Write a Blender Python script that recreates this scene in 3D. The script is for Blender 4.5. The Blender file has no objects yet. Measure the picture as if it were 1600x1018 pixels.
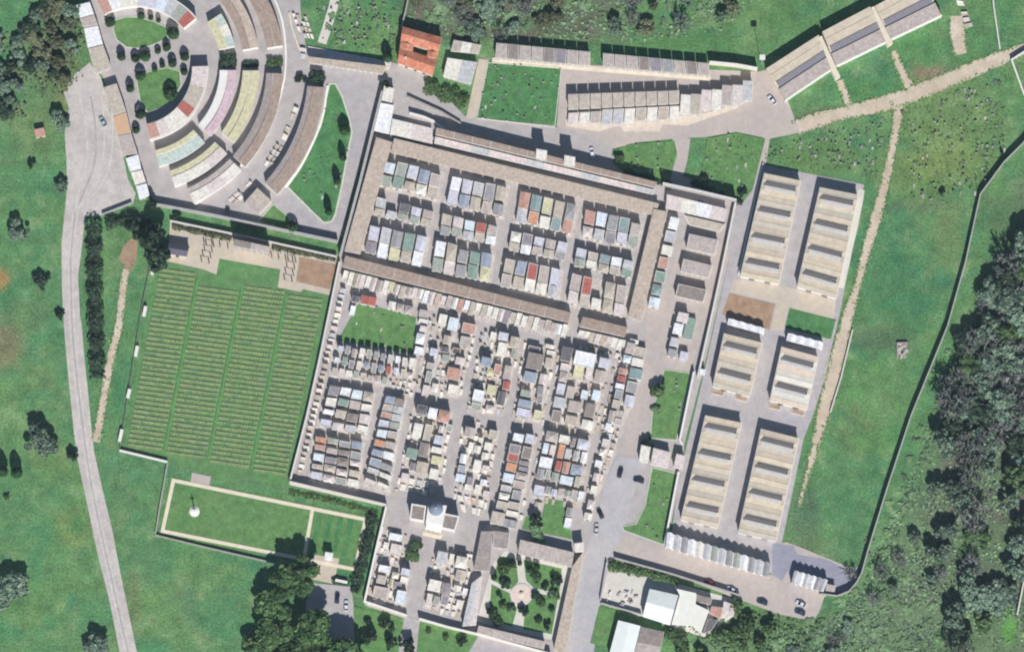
import bpy, bmesh, math, random
import numpy as np
from mathutils import Vector

# ---------------------------------------------------------------- camera, sky, sun, exposure
S = bpy.context.scene
COL = S.collection
TILT, DIST, MPP = math.radians(8.0), 2500.0, 0.25      # aircraft camera, 0.25 m of ground per survey unit
cam = bpy.data.cameras.new("camera"); cam.sensor_width = 36.0
cam.lens = 36.0 * DIST / (1600 * MPP); cam.clip_start = 100; cam.clip_end = 20000
co = bpy.data.objects.new("camera", cam); COL.objects.link(co)
co.location = (0, -DIST * math.sin(TILT), DIST * math.cos(TILT)); co.rotation_euler = (TILT, 0, 0)
S.camera = co
SUN_EL, SUN_AZ = math.radians(41), math.radians(170)
w = bpy.data.worlds.new("World"); S.world = w; w.use_nodes = True
nt = w.node_tree; nt.nodes.clear()
sky = nt.nodes.new("ShaderNodeTexSky"); sky.sky_type = 'NISHITA'; sky.sun_disc = False
sky.sun_elevation = SUN_EL; sky.sun_rotation = SUN_AZ; sky.air_density = 1.5; sky.dust_density = 0.2; sky.ozone_density = 5.0
bg = nt.nodes.new("ShaderNodeBackground"); bg.inputs[1].default_value = 0.05
wo = nt.nodes.new("ShaderNodeOutputWorld")
nt.links.new(sky.outputs[0], bg.inputs[0]); nt.links.new(bg.outputs[0], wo.inputs[0])
sl = bpy.data.lights.new("sun", 'SUN'); sl.energy = 5.0; sl.angle = math.radians(0.5); sl.color = (1.0, 0.975, 0.94)
so = bpy.data.objects.new("sun", sl); COL.objects.link(so)
sd = Vector((-0.174 * math.cos(SUN_EL), 0.985 * math.cos(SUN_EL), -math.sin(SUN_EL)))
so.rotation_euler = sd.to_track_quat('-Z', 'Y').to_euler(); so.location = (60, -260, 300)
S.view_settings.view_transform = 'Standard'; S.view_settings.look = 'None'
S.view_settings.exposure = 0.04; S.view_settings.gamma = 1.0
try:
    S.cycles.filter_width = 2.0; S.cycles.max_bounces = 6; S.cycles.diffuse_bounces = 2
except Exception: pass

# ---------------------------------------------------------------- helpers
ST, CT = math.sin(TILT), math.cos(TILT)
def P(x, y, h=0.0):
    """ground survey units -> metres, for a point h metres above the ground"""
    xc = (x - 800) * MPP / DIST; yc = (509 - y) * MPP / DIST
    dy = yc * CT + ST; dz = yc * ST - CT
    t = (h - DIST * CT) / dz
    return Vector((xc * t, -DIST * ST + dy * t))
rnd = random.Random(7)
def lin(c):
    return tuple((v / 12.92 if v <= .04045 else ((v + .055) / 1.055) ** 2.4) for v in (k / 255 for k in c))
MATS = {}
def mat(name, rgb, var=0.16, scale=0.6, fine=0.10, rough=0.9, bump=0.0, bscale=6.0, rgb2=None, s2=0.06, spec=0.25):
    """weathered matt surface: blotches, fine grain and (rgb2) a second tone in broad patches"""
    if name in MATS: return MATS[name]
    m = bpy.data.materials.new(name); m.use_nodes = True; n = m.node_tree; N = n.nodes; L = n.links
    b = N["Principled BSDF"]; b.inputs["Roughness"].default_value = rough
    b.inputs["Specular IOR Level"].default_value = spec
    g = N.new("ShaderNodeNewGeometry")
    def noise(sc, det=4.0):
        t = N.new("ShaderNodeTexNoise"); t.inputs["Scale"].default_value = sc; t.inputs["Detail"].default_value = det
        t.inputs["Roughness"].default_value = 0.65
        L.new(g.outputs["Position"], t.inputs["Vector"]); return t
    def ramp(t, a, b_):
        r = N.new("ShaderNodeMapRange"); r.inputs[1].default_value = 0.3; r.inputs[2].default_value = 0.7
        r.inputs[3].default_value = a; r.inputs[4].default_value = b_
        L.new(t.outputs["Fac"], r.inputs[0]); return r
    c = lin(rgb)
    col = N.new("ShaderNodeMix"); col.data_type = 'RGBA'; col.inputs[0].default_value = 0
    col.inputs[6].default_value = (*c, 1); col.inputs[7].default_value = (*(lin(rgb2) if rgb2 else c), 1)
    if rgb2:
        r0 = ramp(noise(s2, 5), 0, 1); L.new(r0.outputs[0], col.inputs[0])
    r1 = ramp(noise(scale), 1 - var, 1 + var); r2 = ramp(noise(scale * 7, 3), 1 - fine, 1 + fine)
    mul = N.new("ShaderNodeMath"); mul.operation = 'MULTIPLY'
    L.new(r1.outputs[0], mul.inputs[0]); L.new(r2.outputs[0], mul.inputs[1])
    v = N.new("ShaderNodeVectorMath"); v.operation = 'SCALE'
    L.new(col.outputs[2], v.inputs[0]); L.new(mul.outputs[0], v.inputs["Scale"])
    L.new(v.outputs[0], b.inputs["Base Color"])
    if bump:
        bt = noise(bscale, 4); bp = N.new("ShaderNodeBump"); bp.inputs["Strength"].default_value = bump
        bp.inputs["Distance"].default_value = 0.4
        L.new(bt.outputs["Fac"], bp.inputs["Height"]); L.new(bp.outputs[0], b.inputs["Normal"])
    MATS[name] = m; return m
def leafmat(name, dark, light, rough=0.8):
    """foliage: every leaf clump takes its own tone between dark and light"""
    if name in MATS: return MATS[name]
    m = bpy.data.materials.new(name); m.use_nodes = True; n = m.node_tree; N = n.nodes; L = n.links
    b = N["Principled BSDF"]; b.inputs["Roughness"].default_value = rough; b.inputs["Specular IOR Level"].default_value = 0.2
    g = N.new("ShaderNodeNewGeometry"); r = N.new("ShaderNodeValToRGB")
    r.color_ramp.elements[0].color = (*lin(dark), 1); r.color_ramp.elements[1].color = (*lin(light), 1)
    L.new(g.outputs["Random Per Island"], r.inputs[0])
    oi = N.new("ShaderNodeObjectInfo"); mr = N.new("ShaderNodeMapRange")
    mr.inputs[3].default_value = 0.75; mr.inputs[4].default_value = 1.25
    L.new(oi.outputs["Random"], mr.inputs[0])
    v = N.new("ShaderNodeVectorMath"); v.operation = 'SCALE'
    L.new(r.outputs[0], v.inputs[0]); L.new(mr.outputs[0], v.inputs["Scale"]); L.new(v.outputs[0], b.inputs["Base Color"])
    MATS[name] = m; return m
class MB:
    """collects faces of one mesh"""
    def __init__(s): s.v = []; s.f = []; s.m = []
    def poly(s, pts, m=0):
        i = len(s.v); s.v += [tuple(p) for p in pts]; s.f.append(list(range(i, i + len(pts)))); s.m.append(m)
    def prism(s, pts, z0, z1, m=0, mt=None, bottom=False):
        """pts: xy outline in any order, side faces and a cap"""
        a = sum(pts[i][0] * pts[(i + 1) % len(pts)][1] - pts[(i + 1) % len(pts)][0] * pts[i][1] for i in range(len(pts)))
        if a < 0: pts = pts[::-1]
        n = len(pts); i = len(s.v)
        zt = z1 if isinstance(z1, (list, tuple)) else [z1] * n
        if a < 0 and isinstance(z1, (list, tuple)): zt = zt[::-1]
        s.v += [(p[0], p[1], z0) for p in pts] + [(p[0], p[1], zt[k]) for k, p in enumerate(pts)]
        for k in range(n):
            q = (k + 1) % n; s.f.append([i + k, i + q, i + n + q, i + n + k]); s.m.append(m)
        s.f.append([i + n + k for k in range(n)]); s.m.append(m if mt is None else mt)
        if bottom: s.f.append([i + k for k in reversed(range(n))]); s.m.append(m)
    def box(s, cx, cy, z0, sx, sy, sz, ang=0.0, m=0, top=None):
        c, d = math.cos(ang), math.sin(ang)
        q = [(cx + c * a * sx / 2 - d * b * sy / 2, cy + d * a * sx / 2 + c * b * sy / 2) for a, b in ((-1, -1), (1, -1), (1, 1), (-1, 1))]
        s.prism(q, z0, z0 + sz, m, top, True)
    def tube(s, p0, p1, r0, r1, n=6, m=0):
        p0, p1 = Vector(p0), Vector(p1); d = (p1 - p0).normalized()
        u = d.orthogonal().normalized(); v = d.cross(u); i = len(s.v)
        for p, r in ((p0, r0), (p1, r1)):
            for k in range(n):
                a = 2 * math.pi * k / n; s.v.append(tuple(p + u * math.cos(a) * r + v * math.sin(a) * r))
        for k in range(n):
            q = (k + 1) % n; s.f.append([i + k, i + q, i + n + q, i + n + k]); s.m.append(m)
        s.f.append([i + n + k for k in range(n)]); s.m.append(m)
    def build(s, name, mats, parent=None, loc=None, tri=False):
        me = bpy.data.meshes.new(name); me.from_pydata(s.v, [], s.f)
        if not isinstance(mats, (list, tuple)): mats = [mats]
        for q in mats: me.materials.append(q)
        me.polygons.foreach_set("material_index", s.m)
        if tri:
            bm = bmesh.new(); bm.from_mesh(me); bmesh.ops.triangulate(bm, faces=bm.faces[:]); bm.to_mesh(me); bm.free()
        me.update()
        o = bpy.data.objects.new(name, me); COL.objects.link(o)
        if parent: o.parent = parent
        if loc is not None: o.location = loc
        return o
def tag(o, label=None, cat=None, group=None, kind=None):
    if label and len(label.split()) > 16: print("LONG", len(label.split()), label)
    for k, v in (("label", label), ("category", cat), ("group", group), ("kind", kind)):
        if v: o[k] = v
    return o
def thing(name, loc, label, cat, group=None):
    o = bpy.data.objects.new(name, None); COL.objects.link(o); o.location = (loc[0], loc[1], loc[2] if len(loc) > 2 else 0)
    o.empty_display_size = 0.5
    return tag(o, label, cat, group)
ONES = "first second third fourth fifth sixth seventh eighth ninth tenth eleventh twelfth thirteenth fourteenth fifteenth sixteenth seventeenth eighteenth nineteenth".split()
TENS = {2: ("twentieth", "twenty"), 3: ("thirtieth", "thirty"), 4: ("fortieth", "forty"), 5: ("fiftieth", "fifty"), 6: ("sixtieth", "sixty"), 7: ("seventieth", "seventy"), 8: ("eightieth", "eighty")}
def nth(i):
    i += 1
    if i < 20: return ONES[i - 1]
    return TENS[i // 10][0] if i % 10 == 0 else TENS[i // 10][1] + "-" + ONES[i % 10 - 1]
def lerp(a, b, t): return a + (b - a) * t
def bil(q, u, v):
    a = (lerp(q[0][0], q[1][0], u), lerp(q[0][1], q[1][1], u)); b = (lerp(q[3][0], q[2][0], u), lerp(q[3][1], q[2][1], u))
    return (lerp(a[0], b[0], v), lerp(a[1], b[1], v))
def cell(q, u0, u1, v0, v1): return [bil(q, u0, v0), bil(q, u1, v0), bil(q, u1, v1), bil(q, u0, v1)]
def world(q, h): return [P(x, y, h) for x, y in q]
def cen(pts): return Vector((sum(p[0] for p in pts) / len(pts), sum(p[1] for p in pts) / len(pts)))
def inset(pts, d):
    """offset a convex outline inwards by d"""
    c = cen(pts); n = len(pts); out = []
    for i in range(n):
        p0, p1, p2 = Vector(pts[i - 1]), Vector(pts[i]), Vector(pts[(i + 1) % n])
        e1, e2 = (p1 - p0).normalized(), (p2 - p1).normalized()
        n1, n2 = Vector((-e1.y, e1.x)), Vector((-e2.y, e2.x))
        if n1.dot(c - p1) < 0: n1 = -n1
        if n2.dot(c - p1) < 0: n2 = -n2
        b = (n1 + n2)
        if b.length < 1e-6: out.append(p1 + n1 * d); continue
        b.normalize(); out.append(p1 + b * (d / max(0.3, b.dot(n1))))
    return out
def ribbon(pts, wid, closed=False):
    """mitred left and right edges of a line of points; wid may vary"""
    n = len(pts); L, R = [], []
    for i in range(n):
        p = Vector(pts[i]); a = Vector(pts[i - 1]) if (i or closed) else None; b = Vector(pts[(i + 1) % n]) if (i < n - 1 or closed) else None
        d1 = (p - a).normalized() if a else (b - p).normalized(); d2 = (b - p).normalized() if b else d1
        n1, n2 = Vector((-d1.y, d1.x)), Vector((-d2.y, d2.x)); m = (n1 + n2).normalized()
        k = (wid[i] if isinstance(wid, (list, tuple)) else wid) / 2 / max(0.4, m.dot(n1))
        L.append(p + m * k); R.append(p - m * k)
    return L, R
def smooth(pts, it=2):
    for _ in range(it):
        o = [pts[0]]
        for a, b in zip(pts, pts[1:]):
            o += [(lerp(a[0], b[0], .25), lerp(a[1], b[1], .25)), (lerp(a[0], b[0], .75), lerp(a[1], b[1], .75))]
        pts = o + [pts[-1]]
    return pts
ZN = [0]; EDGES = []
def layer(z): ZN[0] += 1; return z * 5 + (ZN[0] % 12) * .004          # every sheet a few millimetres above the one before
def sheet(name, poly, z, m):
    z = layer(z); mb = MB(); mb.poly([(*P(x, y), z) for x, y in poly]); o = mb.build(name, m, tri=True)
    for p in o.data.polygons:
        if p.normal.z < 0: p.flip()
    return tag(o, kind="structure")
def path(name, pts, wid, z, m, sm=0, ragged=0.0):
    """flat way along survey points, width in metres"""
    z = layer(z)
    if sm: pts = smooth(pts, sm)
    W = [P(x, y) for x, y in pts]
    if not isinstance(wid, (list, tuple)): wid = [wid] * len(W)
    elif len(wid) != len(W): wid = list(np.interp(np.linspace(0, 1, len(W)), np.linspace(0, 1, len(wid)), wid))
    if ragged: wid = [k * (1 + rnd.uniform(-ragged, ragged)) for k in wid]
    L, R = ribbon(W, list(wid)); mb = MB()
    if name.startswith('dirt'): EDGES.append((L, R))
    for i in range(len(W) - 1):
        mb.poly([(*L[i], z), (*R[i], z), (*R[i + 1], z), (*L[i + 1], z)])
    o = mb.build(name, m)
    for p in o.data.polygons:
        if p.normal.z < 0: p.flip()
    return tag(o, kind="structure")
def extrude_line(mb, W, wid, z0, z1, closed=False, m=0):
    L, R = ribbon(W, wid, closed); n = len(W)
    for i in range(n if closed else n - 1):
        j = (i + 1) % n
        a, b, c, d = L[i], L[j], R[j], R[i]
        mb.poly([(*a, z1), (*d, z1), (*c, z1), (*b, z1)], m)
        mb.poly([(*a, z0), (*a, z1), (*b, z1), (*b, z0)], m); mb.poly([(*d, z0), (*c, z0), (*c, z1), (*d, z1)], m)
    if not closed:
        mb.poly([(*L[0], z0), (*R[0], z0), (*R[0], z1), (*L[0], z1)], m); mb.poly([(*L[-1], z0), (*L[-1], z1), (*R[-1], z1), (*R[-1], z0)], m)
def wall(pts, wid, h, label, m, cap=None, name="boundary_wall", cat="wall", sm=0, closed=False, group=None):
    """free-standing wall with a coping along points given at its foot"""
    if sm: pts = smooth(pts, sm)
    W = [P(x, y) for x, y in pts]; c = W[0]
    r = thing(name, c, label, cat, group); W = [p - c for p in W]
    mb = MB(); extrude_line(mb, W, wid, -0.2, h, closed); mb.build("wall_body", m, r)
    mb = MB(); extrude_line(mb, W, wid + 0.16, h, h + 0.12, closed); mb.build("coping", cap or m, r)
    return r
def kerb(pts, wid=0.4, h=0.15, m=None, closed=True, name="kerb"):
    W = [P(x, y) for x, y in pts]; mb = MB(); extrude_line(mb, W, wid, -0.05, h, closed)
    return tag(mb.build(name, m or KERB), kind="structure")
# ---------------------------------------------------------------- materials
KERB = mat("pale_kerb", (205, 208, 190))
PAVE = mat("grey_paving", (178, 171, 168), .12, .25, .10, rgb2=(180, 172, 170), s2=.03)
PLOT = mat("plot_paving", (204, 194, 184), .22, .5, .18, rgb2=(180, 172, 170), s2=.15)
PAVEL = mat("lilac_paving", (172, 167, 172), .12, .3, .12, rgb2=(184, 176, 172), s2=.03)
PINKP = mat("pinkish_paving", (196, 182, 172), .10, .4, .1, rgb2=(180, 170, 166), s2=.05)
TANP = mat("tan_paving", (205, 190, 168), .10, .4, .1, rgb2=(192, 180, 168), s2=.05)
PALE = mat("pale_paving", (212, 206, 196), .08, .4, .08)
GRAV = mat("gravel", (184, 176, 172), .14, .25, .16, bump=.3, rgb2=(206, 198, 190), s2=.06)
DIRT = mat("dirt_track", (214, 200, 182), .14, .25, .14, bump=.3, rgb2=(192, 172, 148), s2=.08)
BROWN = mat("bare_earth", (162, 138, 116), .2, .3, .2, bump=.4, rgb2=(174, 142, 116), s2=.06)
ASPH = mat("asphalt", (174, 172, 178), .10, .2, .10, rgb2=(190, 184, 182), s2=.03)
LAWN = mat("lawn_grass", (92, 136, 80), .24, .35, .34, bump=.5, bscale=3, rgb2=(108, 140, 86), s2=.09)
LAWNR = mat("rich_lawn_grass", (76, 128, 80), .28, .3, .38, bump=.5, bscale=3, rgb2=(88, 132, 80), s2=.07)
LAWNW = mat("mown_grass", (94, 142, 82), .2, .3, .3, bump=.5, bscale=3, rgb2=(102, 132, 90), s2=.05)
WHITE = mat("white_render", (232, 228, 222), .07, .5, .05)
CREAM = mat("cream_render", (226, 214, 192), .08, .5, .06)
GREYW = mat("grey_concrete", (176, 172, 170), .12, .5, .08)
LTRIM = mat("pale_trim", (218, 212, 205), .08, .8, .06)
DARK = mat("dark_opening", (44, 42, 48), .2, 1, .1)
BRONZE = mat("bronze_door", (70, 62, 54), .2, 1, .1, rough=.5)
GLASS = mat("dark_glass", (52, 60, 72), .1, 1, .05, rough=.15, spec=.5)
STONEW = mat("weathered_wall", (168, 162, 156), .15, .5, .12)
BARK = mat("bark", (96, 80, 66), .2, 1, .2)
PAL = {}
for k, nm, c in (("w", "white", (232, 230, 234)), ("l", "pale lavender", (202, 199, 216)), ("s", "pale grey", (192, 190, 194)),
                 ("g", "grey", (160, 156, 160)), ("d", "dark grey", (112, 106, 114)), ("p", "pinkish grey", (192, 172, 162)),
                 ("u", "purplish grey", (150, 138, 148)), ("t", "tan", (198, 180, 158)), ("q", "pinkish tan", (200, 174, 150)), ("b", "brown", (152, 134, 124)),
                 ("c", "cream", (232, 222, 205)), ("k", "pale pink", (222, 200, 194)), ("n", "green", (128, 168, 146)),
                 ("e", "teal", (128, 164, 164)), ("v", "greenish grey", (164, 170, 154)), ("y", "yellow", (216, 206, 150)),
                 ("o", "orange", (208, 150, 118)), ("r", "red", (182, 104, 94)), ("m", "salmon", (196, 150, 134)),
                 ("a", "pale blue", (208, 222, 234)), ("i", "slate blue", (146, 162, 190)), ("j", "mint", (192, 208, 196)), ("f", "rose", (214, 178, 188)), ("z", "brown", (176, 146, 126)), ("x", "brown grey", (166, 148, 140)), ("h", "dark brown", (108, 90, 82))):
    g_ = sum(c) / 3; f_ = .92 if k in "rom" else .72 if k in "jf" else .52 if k in "nei" else .62; c = tuple(g_ + (v - g_) * f_ for v in c)
    PAL[k] = (nm, mat(nm.replace(" ", "_") + "_roofing_" + k, c, .24, .8, .15))

# ---------------------------------------------------------------- ground: one sheet to the horizon, own soil and grass tones
def vnoise(X, Y, s, seed):
    r = np.random.RandomState(seed); T = r.rand(64, 64); x = X / s + 500; y = Y / s + 500
    i, j = np.floor(x).astype(int), np.floor(y).astype(int); f, g = x - i, y - j; f = f * f * (3 - 2 * f); g = g * g * (3 - 2 * g)
    t = lambda a, b: T[a % 64, b % 64]
    return (t(i, j) * (1 - f) + t(i + 1, j) * f) * (1 - g) + (t(i, j + 1) * (1 - f) + t(i + 1, j + 1) * f) * g
def fbm(X, Y, s, seed): return (vnoise(X, Y, s, seed) * .5 + vnoise(X, Y, s / 2.1, seed + 1) * .3 + vnoise(X, Y, s / 4.3, seed + 2) * .2)
gx = np.concatenate([[-9000, -3000, -900, -350], np.linspace(-225, 225, 301), [350, 900, 3000, 9000]])
gy = np.concatenate([[-9000, -3000, -900, -300], np.linspace(-150, 150, 201), [300, 900, 3000, 9000]])
GX, GY = np.meshgrid(gx, gy); nx, ny = len(gx), len(gy)
# survey coordinates of every vertex (for the patches)
PXs = GX / MPP + 800; PYs = 509 - GY * CT / MPP
def L3(c): return np.array(lin(c))
base = np.ones(GX.shape + (3,)) * L3((92, 134, 86))
def blend(m, c):
    global base
    m = np.clip(m, 0, 1)[..., None]; base = base * (1 - m) + L3(c) * m
def spot(x, y, rx, ry, c, k=1.0, ang=0.0):
    a = math.radians(ang); dx, dy = PXs - x, PYs - y
    u, v = (dx * math.cos(a) + dy * math.sin(a)) / rx, (-dx * math.sin(a) + dy * math.cos(a)) / ry
    d = np.sqrt(u * u + v * v) + (fbm(GX, GY, 9, 77) - .5) * .7
    blend((.62 * k if k < .9 else k) * np.clip((1.15 - d) / .6, 0, 1), c)
n1, n2, n3 = fbm(GX, GY, 34, 3), fbm(GX, GY, 14, 9), fbm(GX, GY, 6, 15)
blend((n1 - .46) * 2.4, (108, 144, 86)); blend((n2 - .56) * 3, (76, 128, 82)); blend((n3 - .6) * 2, (110, 138, 86))
n4, n5 = fbm(GX, GY, 5, 21), fbm(GX, GY, 9, 33)
blend((n4 - .54) * 3.5, (126, 152, 104)); blend((n5 - .58) * 3, (68, 124, 88))
west = np.clip((330 - PXs) / 60, 0, 1); blend(west * np.clip((n2 - .42) * 1.6, 0, .5), (80, 136, 90))
# dark scrub and woodland floor in the east, south-east and north
wood = np.clip((PXs - (1560 - (PYs - 330) * .33)) / 50, 0, 1) * np.clip((PYs - 250) / 60, 0, 1)
blend(wood * .85, (96, 112, 84)); blend(wood * np.clip((n2 - .45) * 3, 0, .8), (108, 104, 94))
se = np.clip((PXs - 1090) / 40, 0, 1) * np.clip((PYs - 945) / 15, 0, 1); blend(se * .7, (104, 128, 88))
nw = np.clip((66 - PYs + (PXs - 640) * .02) / 14, 0, 1) * np.clip((PXs - 610) / 30, 0, 1) * np.clip((1000 - PXs) / 80, 0, 1)
blend(nw * .75, (96, 100, 78)); blend(nw * np.clip((n3 - .45) * 3, 0, .7), (112, 104, 92))
for a in ((0, 540, 40, 40, (128, 126, 92), .9), (0, 437, 18, 18, (166, 132, 84), .9), (118, 822, 34, 38, (116, 138, 84), .9), (124, 816, 14, 20, (84, 132, 78), .9),
          (45, 940, 60, 40, (108, 138, 80), .7), (60, 200, 50, 60, (128, 128, 84), .4), (30, 120, 40, 30, (104, 112, 82), .7), (60, 590, 40, 26, (114, 136, 84), .7), (45, 490, 40, 30, (112, 120, 80), .6),
          (80, 720, 44, 30, (116, 134, 76), .5), (230, 880, 60, 40, (76, 124, 88), .6), (290, 930, 20, 46, (120, 128, 96), .5), (210, 940, 14, 70, (124, 122, 86), .7), (190, 770, 26, 60, (110, 128, 88), .5),
          (90, 100, 45, 60, (112, 112, 74), .8), (100, 150, 16, 30, (140, 140, 84), .6), (205, 350, 30, 24, (98, 128, 78), .5),
          (1280, 180, 36, 16, (120, 118, 84), .7), (1460, 112, 34, 12, (136, 116, 98), .95), (1275, 240, 70, 34, (98, 126, 68), .8), (1480, 190, 90, 90, (132, 144, 84), .6), (1520, 250, 60, 40, (128, 140, 78), .6),
          (1430, 270, 70, 40, (122, 138, 76), .7), (1450, 320, 60, 10, (110, 108, 82), .6), (1480, 370, 26, 60, (122, 132, 84), .6), (1410, 460, 60, 70, (58, 112, 74), .7), (1380, 420, 40, 60, (66, 122, 76), .6),
          (1370, 530, 60, 22, (82, 92, 74), .8), (1352, 600, 40, 60, (88, 136, 74), .5), (1340, 680, 40, 40, (110, 126, 78), .6), (1380, 690, 50, 24, (92, 146, 70), .5), (1330, 800, 40, 60, (66, 122, 78), .7), (1250, 800, 30, 60, (88, 100, 86), .7), (1270, 850, 30, 16, (110, 118, 84), .7),
          (1540, 240, 30, 60, (92, 130, 76), .5), (1560, 340, 40, 40, (84, 112, 74), .8), (1540, 430, 30, 80, (80, 124, 74), .5), (1480, 560, 16, 100, (76, 124, 74), .5), (1440, 700, 18, 100, (80, 128, 74), .6),
          (1420, 860, 80, 70, (116, 142, 100), .8), (1400, 960, 110, 60, (118, 138, 104), .8), (1500, 860, 12, 70, (86, 134, 66), .6), (1480, 1000, 36, 30, (84, 134, 70), .6), (1180, 980, 60, 30, (80, 104, 62), .6), (1572, 975, 14, 40, (98, 156, 72), .9), (1595, 900, 14, 30, (120, 130, 78), .9),
          (560, 40, 70, 40, (88, 132, 78), .7), (590, 60, 40, 20, (116, 140, 74), .4), (900, 60, 60, 14, (86, 124, 66), .6), (1090, 60, 100, 30, (84, 128, 68), .7), (1120, 20, 60, 20, (112, 122, 74), .5), (1240, 20, 60, 40, (76, 118, 66), .6),
          (1520, 60, 40, 60, (84, 128, 74), .6), (1370, 140, 50, 24, (78, 130, 66), .6), (1440, 70, 40, 30, (76, 130, 66), .6), (300, 850, 80, 10, (86, 138, 82), .6), (210, 740, 26, 16, (76, 128, 86), .5)):
    spot(*a)
me = bpy.data.meshes.new("ground")
V = np.stack([GX, GY, np.zeros_like(GX)], -1).reshape(-1, 3)
idx = np.arange(nx * ny).reshape(ny, nx)
F = np.stack([idx[:-1, :-1], idx[:-1, 1:], idx[1:, 1:], idx[1:, :-1]], -1).reshape(-1, 4)
me.from_pydata(V.tolist(), [], F.tolist())
ca = me.color_attributes.new("soil_and_grass", 'FLOAT_COLOR', 'POINT')
ca.data.foreach_set("color", np.concatenate([base.reshape(-1, 3), np.ones((nx * ny, 1))], 1).astype(np.float32).ravel())
gm = mat("meadow", (128, 128, 128), .26, .16, .40, bump=.7, bscale=1.6)
gn = gm.node_tree; at = gn.nodes.new("ShaderNodeVertexColor"); at.layer_name = "soil_and_grass"
mx = [n for n in gn.nodes if n.type == 'MIX'][0]; gn.links.new(at.outputs[0], mx.inputs[6])
me.materials.append(gm); go = bpy.data.objects.new("ground", me); COL.objects.link(go); tag(go, kind="structure")

# ---------------------------------------------------------------- ways, yards and lawns (thin sheets)
Z1, Z2, Z3, Z4, Z5 = .01, .02, .03, .04, .05
YARD = [(118, 115), (140, 98), (150, 112), (158, 122), (172, 175), (192, 240), (200, 280), (212, 302), (208, 318), (160, 336), (136, 338), (131, 355), (127, 395), (122, 430), (125, 492), (128, 510), (132, 560), (137, 605), (142, 660), (147, 705),
        (160, 763), (175, 825), (187, 888), (197, 938), (214, 1018), (218, 1045), (192, 1045), (187, 1018), (170, 933), (152, 863), (140, 805), (131, 763), (122, 722), (116, 680), (110, 622), (104, 560), (100, 510), (97, 455), (96, 380), (100, 342), (105, 292), (104, 255), (101, 207), (108, 170), (100, 145)]
sheet("gravel_road", YARD, Z2, GRAV)
TYRE = mat("worn_gravel", (202, 195, 190), .14, .3, .2, bump=.3); TYRED = mat("dark_gravel", (177, 170, 166), .14, .3, .2, bump=.3)
for dx, m_ in ((-3.2, TYRE), (3.2, TYRE), (0, TYRED)):
    path("wheel_track", [(118 + dx, 330), (110 + dx, 400), (111 + dx, 460), (113 + dx, 520), (119 + dx, 580), (126 + dx, 640), (135 + dx, 710), (145 + dx, 770), (160 + dx, 840), (178 + dx, 920), (196 + dx, 1000), (206 + dx, 1045)], .75 if dx else .6, Z3, m_, 2, .35)
for x, dx in ((150, 0), (162, 4), (138, -6), (174, 6)):
    path("wheel_track", [(118, 330), (x - 14, 290), (x, 250), (x + dx * .5, 200), (x - 8 + dx, 150)], .7, Z3, TYRE if dx else TYRED, 2, .35)
path("dirt_path", [(150, 690), (160, 635), (172, 560), (185, 515), (188, 490), (193, 442), (200, 410)], [3.2, 3.0, 2.6, 2.6, 3.4], Z1, DIRT, 1, .12)
sheet("bare_earth", [(186, 402), (193, 385), (205, 372), (215, 374), (214, 400), (206, 425), (196, 420)], Z1, BROWN)
sheet("ring_paving", [(140, -20), (468, -20), (470, 20), (478, 75), (612, 98), (612, 132), (590, 165), (528, 380), (440, 362), (262, 322), (238, 310), (196, 215), (150, 92), (136, 30)], Z2, PAVE)
sheet("ring_court", [(485, 100), (600, 112), (596, 140), (560, 240), (535, 370), (500, 372), (440, 345), (400, 318), (455, 290), (520, 345), (545, 225), (540, 165), (525, 128), (500, 126)], Z3, PAVEL)
path("pale_path", [(527, -20), (521, 10), (512, 40), (503, 68)], 3.6, Z2, PALE)
sheet("service_road", [(600, 96), (622, 100), (672, 120), (686, 140), (732, 187), (745, 186), (870, 199), (905, 200), (960, 224), (950, 262), (780, 224), (700, 200), (640, 158), (600, 175), (586, 160)], Z2, PAVE)
sheet("northern_yard", [(745, 90), (885, 100), (1185, 112), (1200, 108), (1232, 160), (1250, 207), (1202, 217), (1150, 206), (1105, 214), (1062, 216), (1000, 222), (960, 232), (900, 205), (870, 198), (877, 105)], Z2, PINKP)
sheet("tan_court", [(728, 185), (748, 92), (764, 94), (746, 186)], Z3, TANP)
path("pale_path", [(1065, 215), (1062, 250), (1052, 292)], [7.0, 5.0], Z3, PINKP)
path("pale_path", [(1198, 214), (1190, 262), (1165, 330)], [2.6, 3.2], Z2, PINKP)
sheet("cemetery_paving", [(600, 140), (800, 205), (1035, 262), (1155, 310), (1140, 400), (1096, 590), (1070, 690), (1064, 742), (1040, 860), (990, 850), (960, 850), (915, 1040), (730, 995), (640, 968), (570, 945), (606, 792), (452, 757), (530, 405), (586, 205)], Z2, PAVE)
sheet("tan_forecourt", [(1012, 480), (1045, 440), (1060, 380), (1130, 352), (1140, 400), (1085, 560), (1078, 585), (1030, 580), (1010, 690), (1003, 715), (966, 712), (985, 640), (1006, 560)], Z3, PINKP)
sheet("columbarium_yard", [(1148, 318), (1190, 257), (1350, 288), (1312, 492), (1300, 540), (1290, 590), (1268, 655), (1256, 684), (1222, 846), (1212, 870), (1208, 895), (1045, 862), (1062, 742), (1096, 600), (1140, 400)], Z2, PAVEL)
sheet("pinkish_court", [(1146, 435), (1225, 446), (1306, 470), (1302, 500), (1232, 480), (1225, 515), (1204, 516), (1213, 474), (1140, 456)], Z3, TANP)
AVE = [(964, 712), (1006, 716), (985, 790), (974, 835), (958, 862), (940, 930), (925, 1040), (884, 1040), (893, 960), (905, 890), (925, 830), (945, 760)]
sheet("avenue", AVE, Z3, ASPH)
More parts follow.
